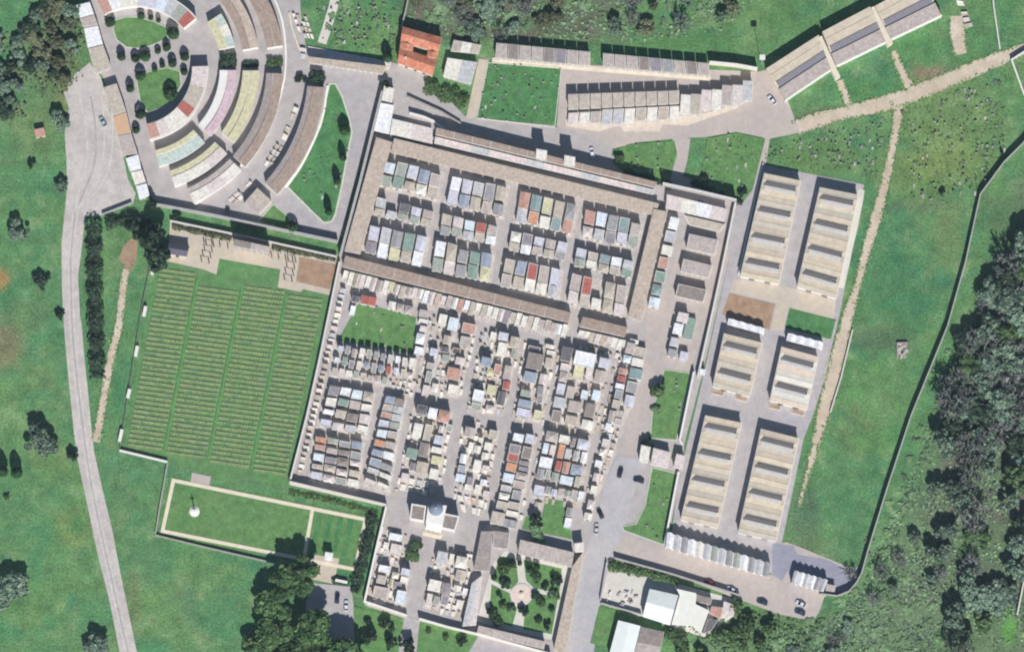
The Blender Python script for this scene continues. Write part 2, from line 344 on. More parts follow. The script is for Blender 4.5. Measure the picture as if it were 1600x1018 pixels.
sheet("lower_road", [(945, 900), (958, 855), (972, 836), (1050, 855), (1205, 898), (1212, 850), (1228, 846), (1245, 852), (1338, 890), (1336, 905), (1300, 925), (1288, 932), (1280, 955), (1270, 970), (1215, 958), (1150, 934), (1060, 900), (960, 872)], Z3, PINKP)
sheet("parking_court", [(488, 910), (548, 916), (552, 940), (555, 975), (560, 1040), (480, 1040), (478, 940)], Z2, PAVEL)
path("dirt_track", [(1240, 202), (1280, 186), (1340, 172), (1400, 158), (1450, 138), (1500, 118), (1560, 92), (1625, 68)], [5.8, 5.6, 5.2, 6.4, 5.8, 5.6, 5.0, 4.6], Z2, DIRT, 3, .16)
path("dirt_track", [(1404, 160), (1402, 195), (1392, 240), (1386, 275), (1374, 320), (1364, 360), (1352, 395), (1342, 440), (1330, 475), (1318, 520), (1304, 580), (1288, 640), (1276, 690), (1262, 740), (1248, 790)], [6.0, 3.2, 3.0, 3.4, 4.2, 3.4, 2.6, 4.2, 5.4, 5.2, 3.4, 1.6, 1.0], Z1, DIRT, 3, .14)
path("pale_strip", [(1346, 296), (1334, 350), (1324, 400), (1314, 450)], [3.0, 3.6, 3.0, 2.6], Z3, PALE, 1, .15)
path("dirt_path", [(1396, 80), (1408, 112), (1424, 140)], [2.6, 3.2, 4.0], Z1, DIRT, 1, .1)
path("dirt_path", [(1312, 126), (1320, 148), (1328, 166)], [2.8, 2.6], Z1, DIRT, 1, .1)
path("dirt_path", [(1495, 25), (1496, 60), (1502, 85)], [5.0, 6.0, 4.0], Z1, DIRT, 1, .1)
sheet("dark_asphalt", [(1207, 848), (1240, 852), (1246, 866), (1290, 873), (1326, 890), (1340, 884), (1340, 905), (1322, 924), (1300, 927), (1238, 912), (1232, 890), (1222, 906), (1206, 897)], Z3, mat("dark_asphalt", (150, 150, 164), .1, .3, .08))
sheet("gate_path", [(632, 962), (656, 968), (648, 1045), (618, 1045)], Z4, PAVEL)
sheet("south_forecourt", [(748, 992), (850, 1016), (872, 1024), (866, 1045), (716, 1045)], Z4, PAVEL)
sheet("pale_apron", [(770, 90), (1110, 119), (1112, 127), (768, 99)], Z4, CREAM)
sheet("pale_apron", [(884, 172), (1064, 165), (1100, 178), (1168, 158), (1150, 170), (1072, 197), (1036, 194), (1030, 206), (975, 206), (968, 196), (935, 206), (884, 197)], Z4, mat("cream_apron", (224, 210, 192), .16, .4, .14, rgb2=(206, 192, 180), s2=.2))
for q in ([(520, 535), (652, 562), (645, 620), (606, 612), (602, 606), (514, 590)], [(512, 598), (588, 612), (577, 688), (493, 671)], [(489, 675), (571, 690), (562, 769), (481, 752)], [(601, 615), (636, 621), (609, 777), (565, 759)], [(668, 490), (746, 508), (719, 624), (650, 614)], [(646, 628), (708, 640), (690, 758), (618, 770), (630, 738)],
          [(752, 520), (814, 528), (787, 650), (731, 642)], [(722, 663), (781, 672), (756, 802), (706, 780)], [(818, 538), (870, 540), (849, 662), (801, 656)], [(797, 674), (839, 680), (811, 829), (763, 820)], [(872, 540), (957, 556), (932, 678), (857, 666)], [(848, 670), (924, 685), (906, 792), (826, 777)],
          [(968, 530), (1012, 540), (987, 640), (947, 748), (922, 802), (906, 797), (935, 700)], [(594, 826), (634, 834), (628, 870), (640, 884), (634, 952), (576, 940)], [(680, 856), (738, 868), (724, 962), (660, 950)], [(600, 244), (696, 268), (688, 318), (586, 294)], [(702, 269), (798, 290), (789, 345), (692, 325)], [(808, 295), (907, 319), (897, 372), (800, 352)], [(910, 321), (1008, 345), (1000, 396), (903, 376)],
          [(566, 346), (673, 370), (663, 422), (562, 402)], [(677, 372), (775, 393), (768, 446), (668, 429)], [(786, 398), (882, 420), (874, 473), (775, 451)], [(889, 424), (986, 446), (978, 501), (880, 478)], [(530, 425), (893, 512), (888, 534), (526, 450)]):
    sheet("grave_plot", q, Z3, PLOT)
# lawns
RL1 = [(180, 32), (196, 27), (213, 27), (240, 34), (262, 44), (262, 60), (240, 70), (220, 76), (198, 74), (182, 62), (177, 46)]
RL2 = [(215, 118), (232, 112), (262, 106), (281, 112), (283, 132), (272, 155), (258, 166), (231, 176), (220, 162), (214, 130)]
L2 = [(515, 131), (524, 131), (534, 150), (546, 186), (550, 206), (543, 240), (535, 285), (524, 335), (518, 346), (506, 348), (490, 333), (449, 292), (470, 262), (492, 215), (506, 170)]
L3_ = [(427, 319), (452, 340), (452, 362), (404, 346)]
L4 = [(763, 98), (877, 106), (867, 197), (745, 185)]
L5 = [(962, 234), (985, 225), (1054, 220), (1058, 240), (1046, 285), (975, 270), (958, 255)]
L6 = [(1106, 216), (1150, 208), (1196, 217), (1176, 296), (1160, 318), (1095, 300), (1096, 268)]
L7 = [(1038, 577), (1079, 583), (1057, 687), (1016, 684), (1020, 640), (1026, 620)]
L8 = [(1019, 730), (1060, 740), (1036, 850), (975, 828), (972, 822), (994, 818), (1008, 790)]
L9 = [(560, 474), (590, 480), (650, 496), (646, 553), (528, 532), (541, 508)]
L10 = [(853, 778), (884, 783), (894, 842), (815, 826), (822, 806), (845, 812)]
L11 = [(1234, 481), (1306, 499), (1298, 530), (1226, 512)]
L13 = [(552, 946), (634, 966), (618, 1045), (556, 1045)]
L13b = [(656, 970), (748, 992), (735, 1045), (650, 1045)]
for q, m_, k in ((RL1, LAWN, 1), (RL2, LAWN, 1), (L2, LAWNR, 1), (L3_, LAWN, 1), (L4, LAWNR, 1), (L5, LAWN, 0), (L6, LAWN, 0), (L7, LAWN, 1), (L8, LAWN, 1), (L9, LAWN, 0), (L10, LAWN, 0), (L11, LAWNR, 0), (L13, LAWN, 0), (L13b, LAWN, 0)):
    sheet("lawn", q, Z4, m_)
    if k: kerb(q, .6 if q in (L2,) else .3, .36)
sheet("bare_earth", [(1140, 458), (1211, 475), (1202, 515), (1128, 491)], Z4, BROWN)
sheet("bare_earth", [(468, 402), (527, 414), (515, 452), (463, 440)], Z4, BROWN)
# war graves field, its terrace and the memorial lawn
FIELD = [(247, 405), (318, 421), (338, 429), (343, 404), (438, 421), (434, 449), (470, 456), (474, 452), (514, 461), (449, 757), (330, 744), (262, 724), (190, 703)]
sheet("war_grave_lawn", FIELD, Z2, LAWNW)
sheet("terrace", [(262, 400), (266, 345), (530, 398), (514, 462), (470, 458), (434, 450), (438, 421), (343, 404), (338, 430), (318, 422), (247, 406)], Z1, TANP)
MEM = [(271, 750), (571, 811), (555, 889), (254, 829)]
sheet("memorial_lawn", [(266, 744), (576, 806), (558, 895), (248, 834)], Z2, LAWN)
BANDL = mat("pale_mown_band", (100, 148, 84), .16, .3, .25, bump=.4, bscale=3); BANDD = mat("dark_mown_band", (80, 130, 78), .16, .3, .25, bump=.4, bscale=3)
FQ = [(247, 408), (513, 463), (452, 752), (193, 700)]
for u in (.240, .502, .762): sheet("mown_band", cell(FQ, u - .009, u - .001, .05, .97), Z3, BANDD); sheet("mown_band", cell(FQ, u + .001, u + .012, .05, .97), Z3, BANDL)
W_ = [P(*p) for p in MEM]; mb = MB(); extrude_line(mb, W_, 1.4, 0, .27, True); tag(mb.build("pale_path", CREAM), kind="structure")
path("pale_path", [(488, 797), (476, 866)], 1.4, Z4, CREAM)
sheet("entrance_paving", [(492, 866), (530, 872), (522, 912), (486, 904)], Z4, TANP)
sheet("entrance_paving", [(300, 738), (330, 744), (327, 758), (298, 752)], Z3, PINKP)
for k in range(4):                                              # mowing bands on the small lawn
    x0 = 497 + k * 16; sheet("mown_band", [(x0, 800 + k * 3.2), (x0 + 8, 801.6 + k * 3.2), (x0 - 6, 872 + k * 3.2), (x0 - 14, 870 + k * 3.2)], Z3, LAWNR)
# ---------------------------------------------------------------- walls
MOSS = mat("mossy_stone", (112, 122, 102), .2, .5, .2)
wall([(1626, 190), (1597, 226), (1568, 255), (1531, 305), (1508, 410), (1480, 510), (1423, 650), (1385, 765), (1355, 862), (1346, 895), (1338, 910), (1326, 924), (1308, 931), (1280, 928)], .3, 3.0, "long pale boundary wall running down the east side beside the wood", STONEW, GREYW)
wall([(1600, 150), (1580, 95), (1620, 70)], .5, 2.2, "short wall corner beside the dirt track in the north east", STONEW, WHITE)
wall([(598, 145), (583, 205), (562, 290), (532, 402)], .9, 4.0, "tall grey wall along the west side of the upper tomb blocks", GREYW, GREYW)
wall([(531, 410), (500, 560), (480, 650), (453, 754)], .6, 2.6, "wall between the war graves lawn and the lower tomb blocks", GREYW, LTRIM)
wall([(453, 754), (530, 772), (604, 790)], .7, 3.4, "wall north of the memorial lawn at the foot of the lower tombs", CREAM, LTRIM)
wall([(604, 792), (590, 850), (570, 940), (636, 962)], .7, 2.6, "cream corner wall round the south west tomb plot", CREAM, WHITE)
wall([(655, 967), (700, 980), (742, 990), (860, 1022)], .7, 3.0, "cream wall along the south edge of the garden court", CREAM, WHITE)
wall([(240, 320), (330, 337), (420, 356), (528, 379)], .8, 3.2, "wall under the ring cemetery above the terrace", GREYW, GREYW)
wall([(266, 346), (400, 374), (526, 402)], .5, 2.2, "low terrace wall below the planted bed", STONEW, LTRIM)
wall([(1149, 318), (1128, 420), (1115, 480), (1090, 590)], .6, 3.0, "wall between the brown niche blocks and the eastern columbaria", GREYW, LTRIM)
wall([(1084, 582), (1062, 688), (1066, 696)], .6, 3.0, "wall on the right of the narrow lawn with the round tree", GREYW, WHITE)
wall([(1060, 738), (1050, 790), (1038, 852)], .6, 2.6, "wall on the right of the lawn beside the avenue", GREYW, WHITE)
wall([(1192, 256), (1174, 335), (1154, 430)], .4, 1.0, "low white kerb wall left of the first eastern columbarium", WHITE, WHITE)
wall([(237, 404), (222, 480), (206, 580), (187, 702)], .25, .9, "thin low wall on the west edge of the war graves lawn", MOSS, MOSS)
for i, (x, y, x2, y2) in enumerate(((240, 415, 238, 429), (228, 479, 225, 494), (215, 541, 212, 557), (203, 608, 200, 622), (191, 671, 187, 690))):
    wall([(x, y), (x2, y2)], 1.1, 1.7, f"white pier, {nth(i)} from the top, on the low western lawn wall", WHITE, WHITE, "wall_pier", "pier", group="white piers on the lawn wall")
wall([(187, 704), (225, 713), (262, 722)], .7, 1.5, "low pale wall at the south west corner of the war graves lawn", STONEW, WHITE)
wall([(262, 724), (252, 780), (243, 834)], .4, 1.2, "dark hedge-side wall left of the memorial lawn", STONEW, STONEW)
wall([(243, 836), (330, 857), (430, 880)], .4, 1.2, "low wall south of the memorial lawn", STONEW, STONEW)
wall([(160, 336), (206, 318)], .5, 1.6, "short wall closing the gravel yard", GREYW, GREYW)
wall([(960, 872), (1050, 897), (1155, 930)], .5, 2.4, "dark garden wall between the lower road and the white roofed workshop", STONEW, GREYW)
wall([(948, 878), (938, 938)], .4, 2.0, "wall beside the avenue at the mason's yard", STONEW, GREYW)
wall([(938, 942), (1002, 960)], .4, 2.0, "wall below the mason's yard", STONEW, GREYW)
wall([(637, 152), (690, 176), (720, 194)], .5, 1.6, "curved ramp wall beside the service road", STONEW, STONEW)
wall([(640, 178), (662, 184), (676, 190), (700, 208), (720, 212)], .6, 2.4, "pale ramp wall above the long north gallery", LTRIM, WHITE)
wall([(744, 185), (867, 199)], .3, .4, "pale kerb south of the north lawn", LTRIM, LTRIM)
wall([(1035, 290), (1095, 303), (1150, 316)], .7, 6.0, "tall wall north of the cream roofed gallery", GREYW, LTRIM)
wall([(1108, 100), (1150, 104), (1183, 110)], .8, 4.2, "cream wall at the end of the brown roofed niche row", CREAM, WHITE)
wall([(425, -10), (436, 15), (443, 40), (447, 80), (446, 115), (441, 140), (432, 172), (420, 203)], .6, .6, "white curved kerb wall round the outer brown arc", WHITE, WHITE, sm=1)
wall([(418, 210), (389, 247), (338, 297), (304, 321)], .6, .6, "white curved kerb wall at the lower end of the ring", WHITE, WHITE, sm=1)
wall([(512, 134), (505, 185), (490, 222), (470, 262), (446, 293)], .7, .6, "pale curved kerb beside the outermost brown arc and the triangular lawn", WHITE, WHITE, sm=1)
wall([(452, 20), (455, 40), (468, 78)], .4, .6, "curved kerb round the small grave plot at the top", CREAM, CREAM)
wall([(1550, -20), (1552, 10), (1562, 78)], .4, 1.6, "thin pale wall running north from the dirt track", STONEW, LTRIM)
wall([(1332, 515), (1314, 590), (1297, 645)], .35, 1.0, "low dark wall along the lower dirt track", STONEW, LTRIM)
wall([(1589, 960), (1600, 905), (1612, 860)], .4, 1.6, "pale garden wall at the east edge", STONEW, LTRIM)
wall([(628, 44), (634, 18), (640, -10)], .4, 2.2, "thin dark wall north of the orange tiled house", STONEW, STONEW)

# ---------------------------------------------------------------- columbaria with ridged roofs and slatted roof lights
def local(q, h):
    W = world(q, h); c = cen(W); return c, [p - c for p in W]
def niche_block(q, h, label, roofs, wallm=WHITE, nbay=1, axis=1, rim=.25, name="columbarium", cat="burial block", group=None, joint=True, pitch=0.0, doors=0):
    """long flat block: walls, one roof panel per bay set between pale joints, niche front"""
    c, L = local(q, h); r = thing(name, c, label, cat, group)
    mb = MB(); mb.prism(inset(L, .22), -.3, h - .25); mb.build("wall", wallm, r)
    mb = MB(); mb.prism(L, h - .25, h - .06, bottom=True); mb.build("roof_slab", LTRIM, r)
    by = {}
    for i in range(nbay):
        g = .10 if joint and nbay > 1 else 0
        u0, u1 = i / nbay, (i + 1) / nbay
        e = cell(L, u0, u1, 0, 1) if axis == 0 else cell(L, 0, 1, u0, u1)
        e = inset([Vector(p) for p in e], max(g, rim if nbay == 1 else g))
        k = roofs[i % len(roofs)]; mb = MB()
        t = [h + .03, h + .03, h + .03, h + .03]
        if pitch: t = [h + .03 + pitch, h + .03 + pitch, h + .03, h + .03]
        mb.prism(e, h - .06, t); mb.build("roof", PAL[k][1], r)
    # niche front: recessed dark panels along the lit south face
    a, b = L[3], L[2]; n = max(2, int((b - a).length / 2.2)); mb = MB(); d = (b - a).normalized(); ang = math.atan2(d.y, d.x)
    for i in range(n):
        p = a + (b - a) * ((i + .5) / n) + Vector((-d.y, d.x)) * .19
        mb.box(p.x, p.y, .4, (b - a).length / n - .5, .10, h - 1.3, ang)
    mb.build("niche_front", GREYW, r)
    return r
def roof_light(mb_f, mb_g, mb_s, q, h):
    """saw-tooth light: dark slatted opening above, pale ribbed sheet below; q local corners (top-left first)"""
    A = [Vector(p) for p in q]; G = cell(A, 0, 1, 0, .48); W_ = cell(A, 0, 1, .5, 1)
    mb_g.prism(G, h - .2, [h + .12, h + .12, h + .12, h + .12])
    n = max(6, int((A[1] - A[0]).length / .95))
    for i in range(n):
        u = i / n; e = cell(G, u, u + .5 / n, 0, 1.0); sh = .7
        e = [Vector(e[0]) + Vector((sh, 0)), Vector(e[1]) + Vector((sh, 0)), Vector(e[2]) - Vector((sh, 0)), Vector(e[3]) - Vector((sh, 0))]
        mb_s.prism(e, h, [h + .5, h + .5, h + .3, h + .3])
        mb_f.prism(cell(W_, u, u + .8 / n, 0, 1), h - .2, [h + .34, h + .34, h + .12, h + .12])
def big_block(q, h, label, nl, tone, first=.12):
    c, L = local(q, h); r = thing("columbarium", c, label, "columbarium", "large eastern columbaria")
    L = [Vector(p) for p in L]
    mb = MB(); mb.prism(inset(L, .3), -.3, h - .3); mb.build("wall", WHITE, r)
    mb = MB(); mb.prism(L, h - .3, h - .05, bottom=True); mb.build("roof_slab", LTRIM, r)
    # roof: low ridged sheets between the lights
    n = nl * 5
    for i in range(n):
        e = inset([Vector(p) for p in cell(L, .015, .985, i / n, (i + 1) / n)], .08); mb = MB()
        e2 = [h + .05, h + .05, h + .2, h + .2] if i % 2 == 0 else [h + .2, h + .2, h + .05, h + .05]
        mb.prism(e, h - .05, e2); mb.build("roof", mats_roof[tone][(i * 7 + len(label)) % len(mats_roof[tone])], r)
    for i in range(nl):
        f, g, s = MB(), MB(), MB(); v = (i + first + .18) / nl
        dz = .62 / nl * .5
        roof_light(f, g, s, cell(L, .10, .90, v, v + dz), h + .22)
        o = f.build("roof_light", mat("ribbed_pale_sheet", (204, 200, 196), .14, .8, .14), r); g.build("glazing", GLASS, o); s.build("slats", mat("roof_slat", (140, 134, 132), .15, 1, .15), o)
    a, b = L[3], L[2]; d = (b - a).normalized(); ang = math.atan2(d.y, d.x)
    for k in (.3, .7):
        p = a + (b - a) * k + Vector((-d.y, d.x)) * .27; mb = MB(); mb.box(p.x, p.y, 0, 2.2, .12, 2.7, ang); mb.build("door", BRONZE, r)
    return r
mats_roof = [[mat("tan_sheeting", (208, 194, 174), .14, .5, .1), mat("straw_sheeting", (214, 199, 174), .14, .5, .1), mat("pinkish_sheeting", (206, 191, 172), .14, .5, .1), mat("grey_sheeting", (198, 188, 172), .12, .5, .1)],
             [mat("pale_sheeting", (222, 214, 200), .1, .5, .08), mat("white_sheeting", (226, 222, 210), .1, .5, .08), mat("rose_sheeting", (220, 200, 182), .1, .5, .08)]]
H = 4.6
big_block([(1194, 270), (1252, 282), (1218, 444), (1156, 432)], H, "tan roofed columbarium with four slatted roof lights, beside the low white kerb wall", 4, 0)
big_block([(1281, 292), (1342, 304), (1307, 467), (1245, 448)], H, "tan roofed columbarium with four roof lights, nearest the dirt track at the top", 4, 0)
big_block([(1131, 520), (1192, 535), (1172, 620), (1113, 604)], H, "short tan columbarium with two roof lights, below the bare earth bed", 2, 0)
big_block([(1221, 541), (1280, 557), (1261, 641), (1202, 626)], H, "short whitish columbarium with two roof lights, below the rich green patch", 2, 1)
big_block([(1102, 648), (1160, 660), (1122, 825), (1063, 812)], H, "long tan columbarium with four roof lights, left one of the southern pair", 4, 0)
big_block([(1189, 669), (1249, 684), (1213, 846), (1153, 832)], H, "long tan columbarium with four roof lights, right one of the southern pair", 4, 0)
for i, q in enumerate(([(1113, 608), (1132, 612), (1130, 619), (1111, 615)], [(1150, 616), (1169, 621), (1167, 628), (1148, 623)], [(1202, 630), (1221, 634), (1219, 641), (1200, 637)], [(1238, 638), (1258, 643), (1256, 650), (1236, 645)])):
    W = world(q, 0); c = cen(W); r = thing("planter", c, "shallow planter bed, %s from the left, under the short columbaria" % nth(i), "planter", "planters by the short columbaria")
    mb = MB(); mb.prism([p - c for p in W], 0, .5); mb.build("rim", LTRIM, r)
    mb = MB(); mb.prism(inset([p - c for p in W], .2), .4, .56); mb.build("soil", BROWN, r)
# diagonal blocks in the north east
def ne_block(q, label):
    c, L = local(q, 4.6); L = [Vector(p) for p in L]; r = thing("columbarium", c, label, "columbarium", "diagonal north-eastern columbaria"); h = 4.6
    mb = MB(); mb.prism(inset(L, .2), -.3, h - .9); mb.build("wall", CREAM, r)
    for v0, v1, k, z in ((0, .2, "t", h), (.21, .42, "t", h - .15), (.64, .98, "p", h - .1)):
        mb = MB(); mb.prism(cell(L, .01, .99, v0, v1), h - .9, z); mb.build("roof", mats_roof[0][0] if k == "t" else PAL["p"][1], r)
    f, g, s = MB(), MB(), MB(); e = [Vector(p) for p in cell(L, .03, .97, .44, .63)]
    f.prism(e, h - .9, [h - .1, h - .1, h - .7, h - .7]); o = f.build("roof_light", GREYW, r)
    g.prism(inset(e, .2), h - .9, [h - .05, h - .05, h - .62, h - .62]); g.build("glazing", mat("grey_glass", (140, 138, 146), .1, 1, .1, rough=.3), o)
    n = int((e[1] - e[0]).length / .9)
    for i in range(n):
        u = (i + .1) / n; s.prism(cell(inset(e, .25), u, u + .35 / n, 0, 1), h - .7, [h + .06, h + .06, h - .5, h - .5])
    s.build("slats", mat("slat_metal", (110, 108, 114), .1, 1, .1), o)
    mb = MB(); mb.prism(cell(L, 0, 1, .975, 1), 0, h - .3); mb.build("parapet", WHITE, r)
ne_block([(1196, 108), (1280, 54), (1303, 106), (1227, 157)], "diagonal columbarium with grey roof light strip, lowest of the three in the north east")
ne_block([(1284, 50), (1360, 10), (1388, 64), (1306, 104)], "diagonal columbarium with grey roof light strip, middle one of the three")
ne_block([(1366, 10), (1444, -32), (1472, 24), (1392, 62)], "diagonal columbarium with reddish lower roof, topmost of the three")
for i, (x, y, x2, y2) in enumerate(((1279, 58, 1310, 122), (1361, 12, 1392, 70))):
    W = [P(x, y, 4.8), P(x + 5, y - 2, 4.8), P(x2 + 3, y2 - 3, 4.8), P(x2 - 5, y2 + 2, 4.8)]; c = cen(W)
    r = thing("stair_wing", c, ("cream cross wing between the lowest and middle diagonal columbaria", "cream cross wing between the middle and topmost diagonal columbaria")[i], "wing", "cream wings")
    mb = MB(); mb.prism([p - c for p in W], -.2, 4.5); mb.build("wall", CREAM, r)
    mb = MB(); mb.prism([p - c for p in W], 4.5, 4.8, bottom=True); mb.build("roof", CREAM, r)
# north rows
NN = ["p", "b", "p", "p", "b", "u", "p", "p", "b", "p", "p", "p", "b", "u", "g"]
QN = [(775, 67), (1108, 99), (1110, 119), (773, 91)]
for i in range(18):
    if i in (8,): continue
    q = cell(QN, i / 18 + .002, (i + 1) / 18 - .002, 0, 1)
    niche_block(q, 4.2, f"brownish roofed niche block, {nth(i)} from the left in the row along the northern edge", [NN[i % 15]], LTRIM, 1, 1, .22, "niche_block", "niche block", "niche blocks along the northern edge")
QR = [(887, 147), (1062, 141), (1062, 162), (887, 171)]
for i in range(10):
    niche_block(cell(QR, i / 10 + .004, (i + 1) / 10 - .004, 0, 1), 4.4, f"tan roofed niche block, {nth(i)} from the left in the middle northern row", ["t"], CREAM, 1, 1, .12, "niche_block", "niche block", "tan niche blocks of the middle northern row")
QR2 = [(888, 174), (1064, 165), (1062, 187), (886, 195)]
for i, k in enumerate("kcpssctctc"):
    niche_block(cell(QR2, i / 10 + .004, (i + 1) / 10 - .004, .12 if i < 3 else 0, 1 + (.18 if 2 < i < 6 else 0)), 2.8, f"pale low niche block, {nth(i)} from the left in the lower northern row", [k], CREAM, 1, 1, .35, "niche_block", "niche block", "low niche blocks of the lower northern row")
for i, k in enumerate("ctkcpks"):
    x = 1064 + i * 16.2; y = 147 - i * 3.6 + (3 if i % 2 else 0)
    niche_block([(x, y), (x + 15.4, y + 1), (x + 14, y + 33), (x - 2, y + 32)], 4.2, f"stepped niche block, {nth(i)} from the left in the staggered row", [k], CREAM, 1, 1, .2, "niche_block", "niche block", "stepped niche blocks")
# galleries round the upper tomb section
niche_block([(588, 214), (613, 222), (563, 397), (538, 392)], 4.2, "long tan roofed gallery on the west side of the upper tombs", ["q"], CREAM, 6, 1, .3, "gallery", "gallery")
niche_block([(616, 216), (1030, 318), (1024, 337), (610, 238)], 3.6, "long pinkish tan gallery north of the upper tombs", ["q"], CREAM, 12, 0, .3, "gallery", "gallery", joint=False)
niche_block([(540, 399), (893, 488), (889, 504), (535, 417)], 4.0, "long brown roofed gallery between the upper and lower tombs", ["z"], CREAM, 9, 0, .3, "gallery", "gallery")
niche_block([(911, 494), (982, 511), (976, 526), (905, 510)], 4.0, "short brown roofed gallery right of the passage between the tomb sections", ["z"], CREAM, 2, 0, .3, "gallery", "gallery")
niche_block([(1021, 326), (1043, 330), (1002, 502), (981, 494)], 4.2, "long tan roofed gallery on the east side of the upper tombs", ["q"], CREAM, 6, 1, .3, "gallery", "gallery")
niche_block([(682, 199), (1026, 284), (1024, 293), (680, 210)], 5.6, "narrow brownish upper gallery roof along the service road", ["z"], CREAM, 12, 0, .1, "gallery", "gallery")
niche_block([(680, 213), (1023, 296), (1021, 304), (678, 224)], 3.4, "narrow pale pink lower gallery roof along the service road", ["k", "k", "s"], WHITE, 12, 0, .1, "gallery", "gallery")
for i, (x, y) in enumerate(((838, 246), (882, 256))):
    niche_block([(x, y - 14), (x + 17, y - 11), (x + 16, y + 4), (x - 1, y + 1)], 9.0, ("cream lift tower on the gallery, left of the two", "cream lift tower on the gallery, right of the two")[i], ["c"], CREAM, 1, 1, .2, "lift_tower", "tower", "lift towers")
niche_block([(1042, 303), (1136, 326), (1132, 346), (1040, 325)], 3.6, "cream pink roofed gallery in the north east corner of the upper section", ["k", "c", "w", "k"], WHITE, 4, 0, .25, "gallery", "gallery")
niche_block([(592, 160), (616, 164), (614, 184), (680, 200), (677, 224), (582, 204)][:2] + [(608, 210), (582, 204)], 2.4, "white square terrace roof at the north west corner", ["w"], WHITE, 1, 1, .2, "terrace_block", "terrace")
niche_block([(613, 185), (675, 200), (676, 225), (609, 210)], 2.3, "cream terrace roof right of the white square one", ["c", "k"], CREAM, 2, 0, .2, "terrace_block", "terrace")
niche_block([(600, 134), (616, 138), (613, 160), (596, 156)], 4.5, "cream gatehouse at the head of the tall grey wall", ["c"], CREAM, 1, 1, .3, "gatehouse", "gatehouse")
# brown blocks east of the upper section
for i, (q, k) in enumerate((([(1069, 336), (1134, 351), (1124, 363), (1077, 352)], "t"), ([(1077, 365), (1123, 375), (1117, 399), (1072, 389)], "p"), ([(1068, 404), (1114, 415), (1108, 435), (1063, 425)], "p"), ([(1060, 443), (1105, 453), (1099, 473), (1055, 463)], "b"))):
    niche_block(q, 4.0 if i else 1.6, ("thin tan strip roof, top of the four broad niche blocks", "pinkish grey niche block, second down in the column of broad blocks", "pinkish grey niche block, third down in the column of broad blocks", "brown grey niche block, lowest in the column of broad blocks")[i], [k], CREAM, 1, 1, .35, "niche_block", "niche block", "broad niche blocks in a column")
# scalloped white rows
def scallop(q, n, h, label, roofs="w", nm="niche_row"):
    c, L = local(q, h); L = [Vector(p) for p in L]; r = thing(nm, c, label, "niche row", "scalloped white rows")
    mb = MB(); mb.prism(inset(L, .12), -.2, h - .3); mb.build("wall", WHITE, r)
    for i in range(n):
        e = cell(L, i / n + .004, (i + 1) / n - .004, 0, 1); mb = MB(); m1 = bil(e, .5, 0); m2 = bil(e, .5, 1)
        pk = bil(e, .5, -.07)
        mb.prism([e[0], pk, m2, e[3]], h - .3, [h - .2, h + .35, h + .35, h - .2]); mb.prism([pk, e[1], e[2], m2], h - .3, [h + .35, h - .2, h - .2, h + .35])
        mb.build("roof", PAL[roofs[i % len(roofs)]][1], r)
    a, b = L[3], L[2]; d = (b - a).normalized(); ang = math.atan2(d.y, d.x); mb = MB()
    for i in range(n):
        p = a + (b - a) * ((i + .5) / n) + Vector((-d.y, d.x)) * .1; mb.box(p.x, p.y, .1, (b - a).length / n * .6, .1, h * .6, ang)
    mb.build("niche_front", GREYW, r)
scallop([(1042, 831), (1205, 880), (1202, 901), (1039, 854)], 14, 4.4, "long white row of ridged kiosks under the southern columbaria", "wsgwcsvsgvwgsg", "kiosk_row")
scallop([(1241, 891), (1294, 906), (1287, 924), (1236, 910)], 6, 4.0, "short white row of ridged kiosks by the curved end of the boundary wall", "swswgs", "kiosk_row")
scallop([(1138, 497), (1195, 513), (1194, 522), (1136, 506)], 4, 3.4, "small white scalloped row below the bare earth bed")
scallop([(1231, 520), (1287, 535), (1285, 546), (1228, 531)], 4, 3.4, "small white scalloped row below the rich green patch")

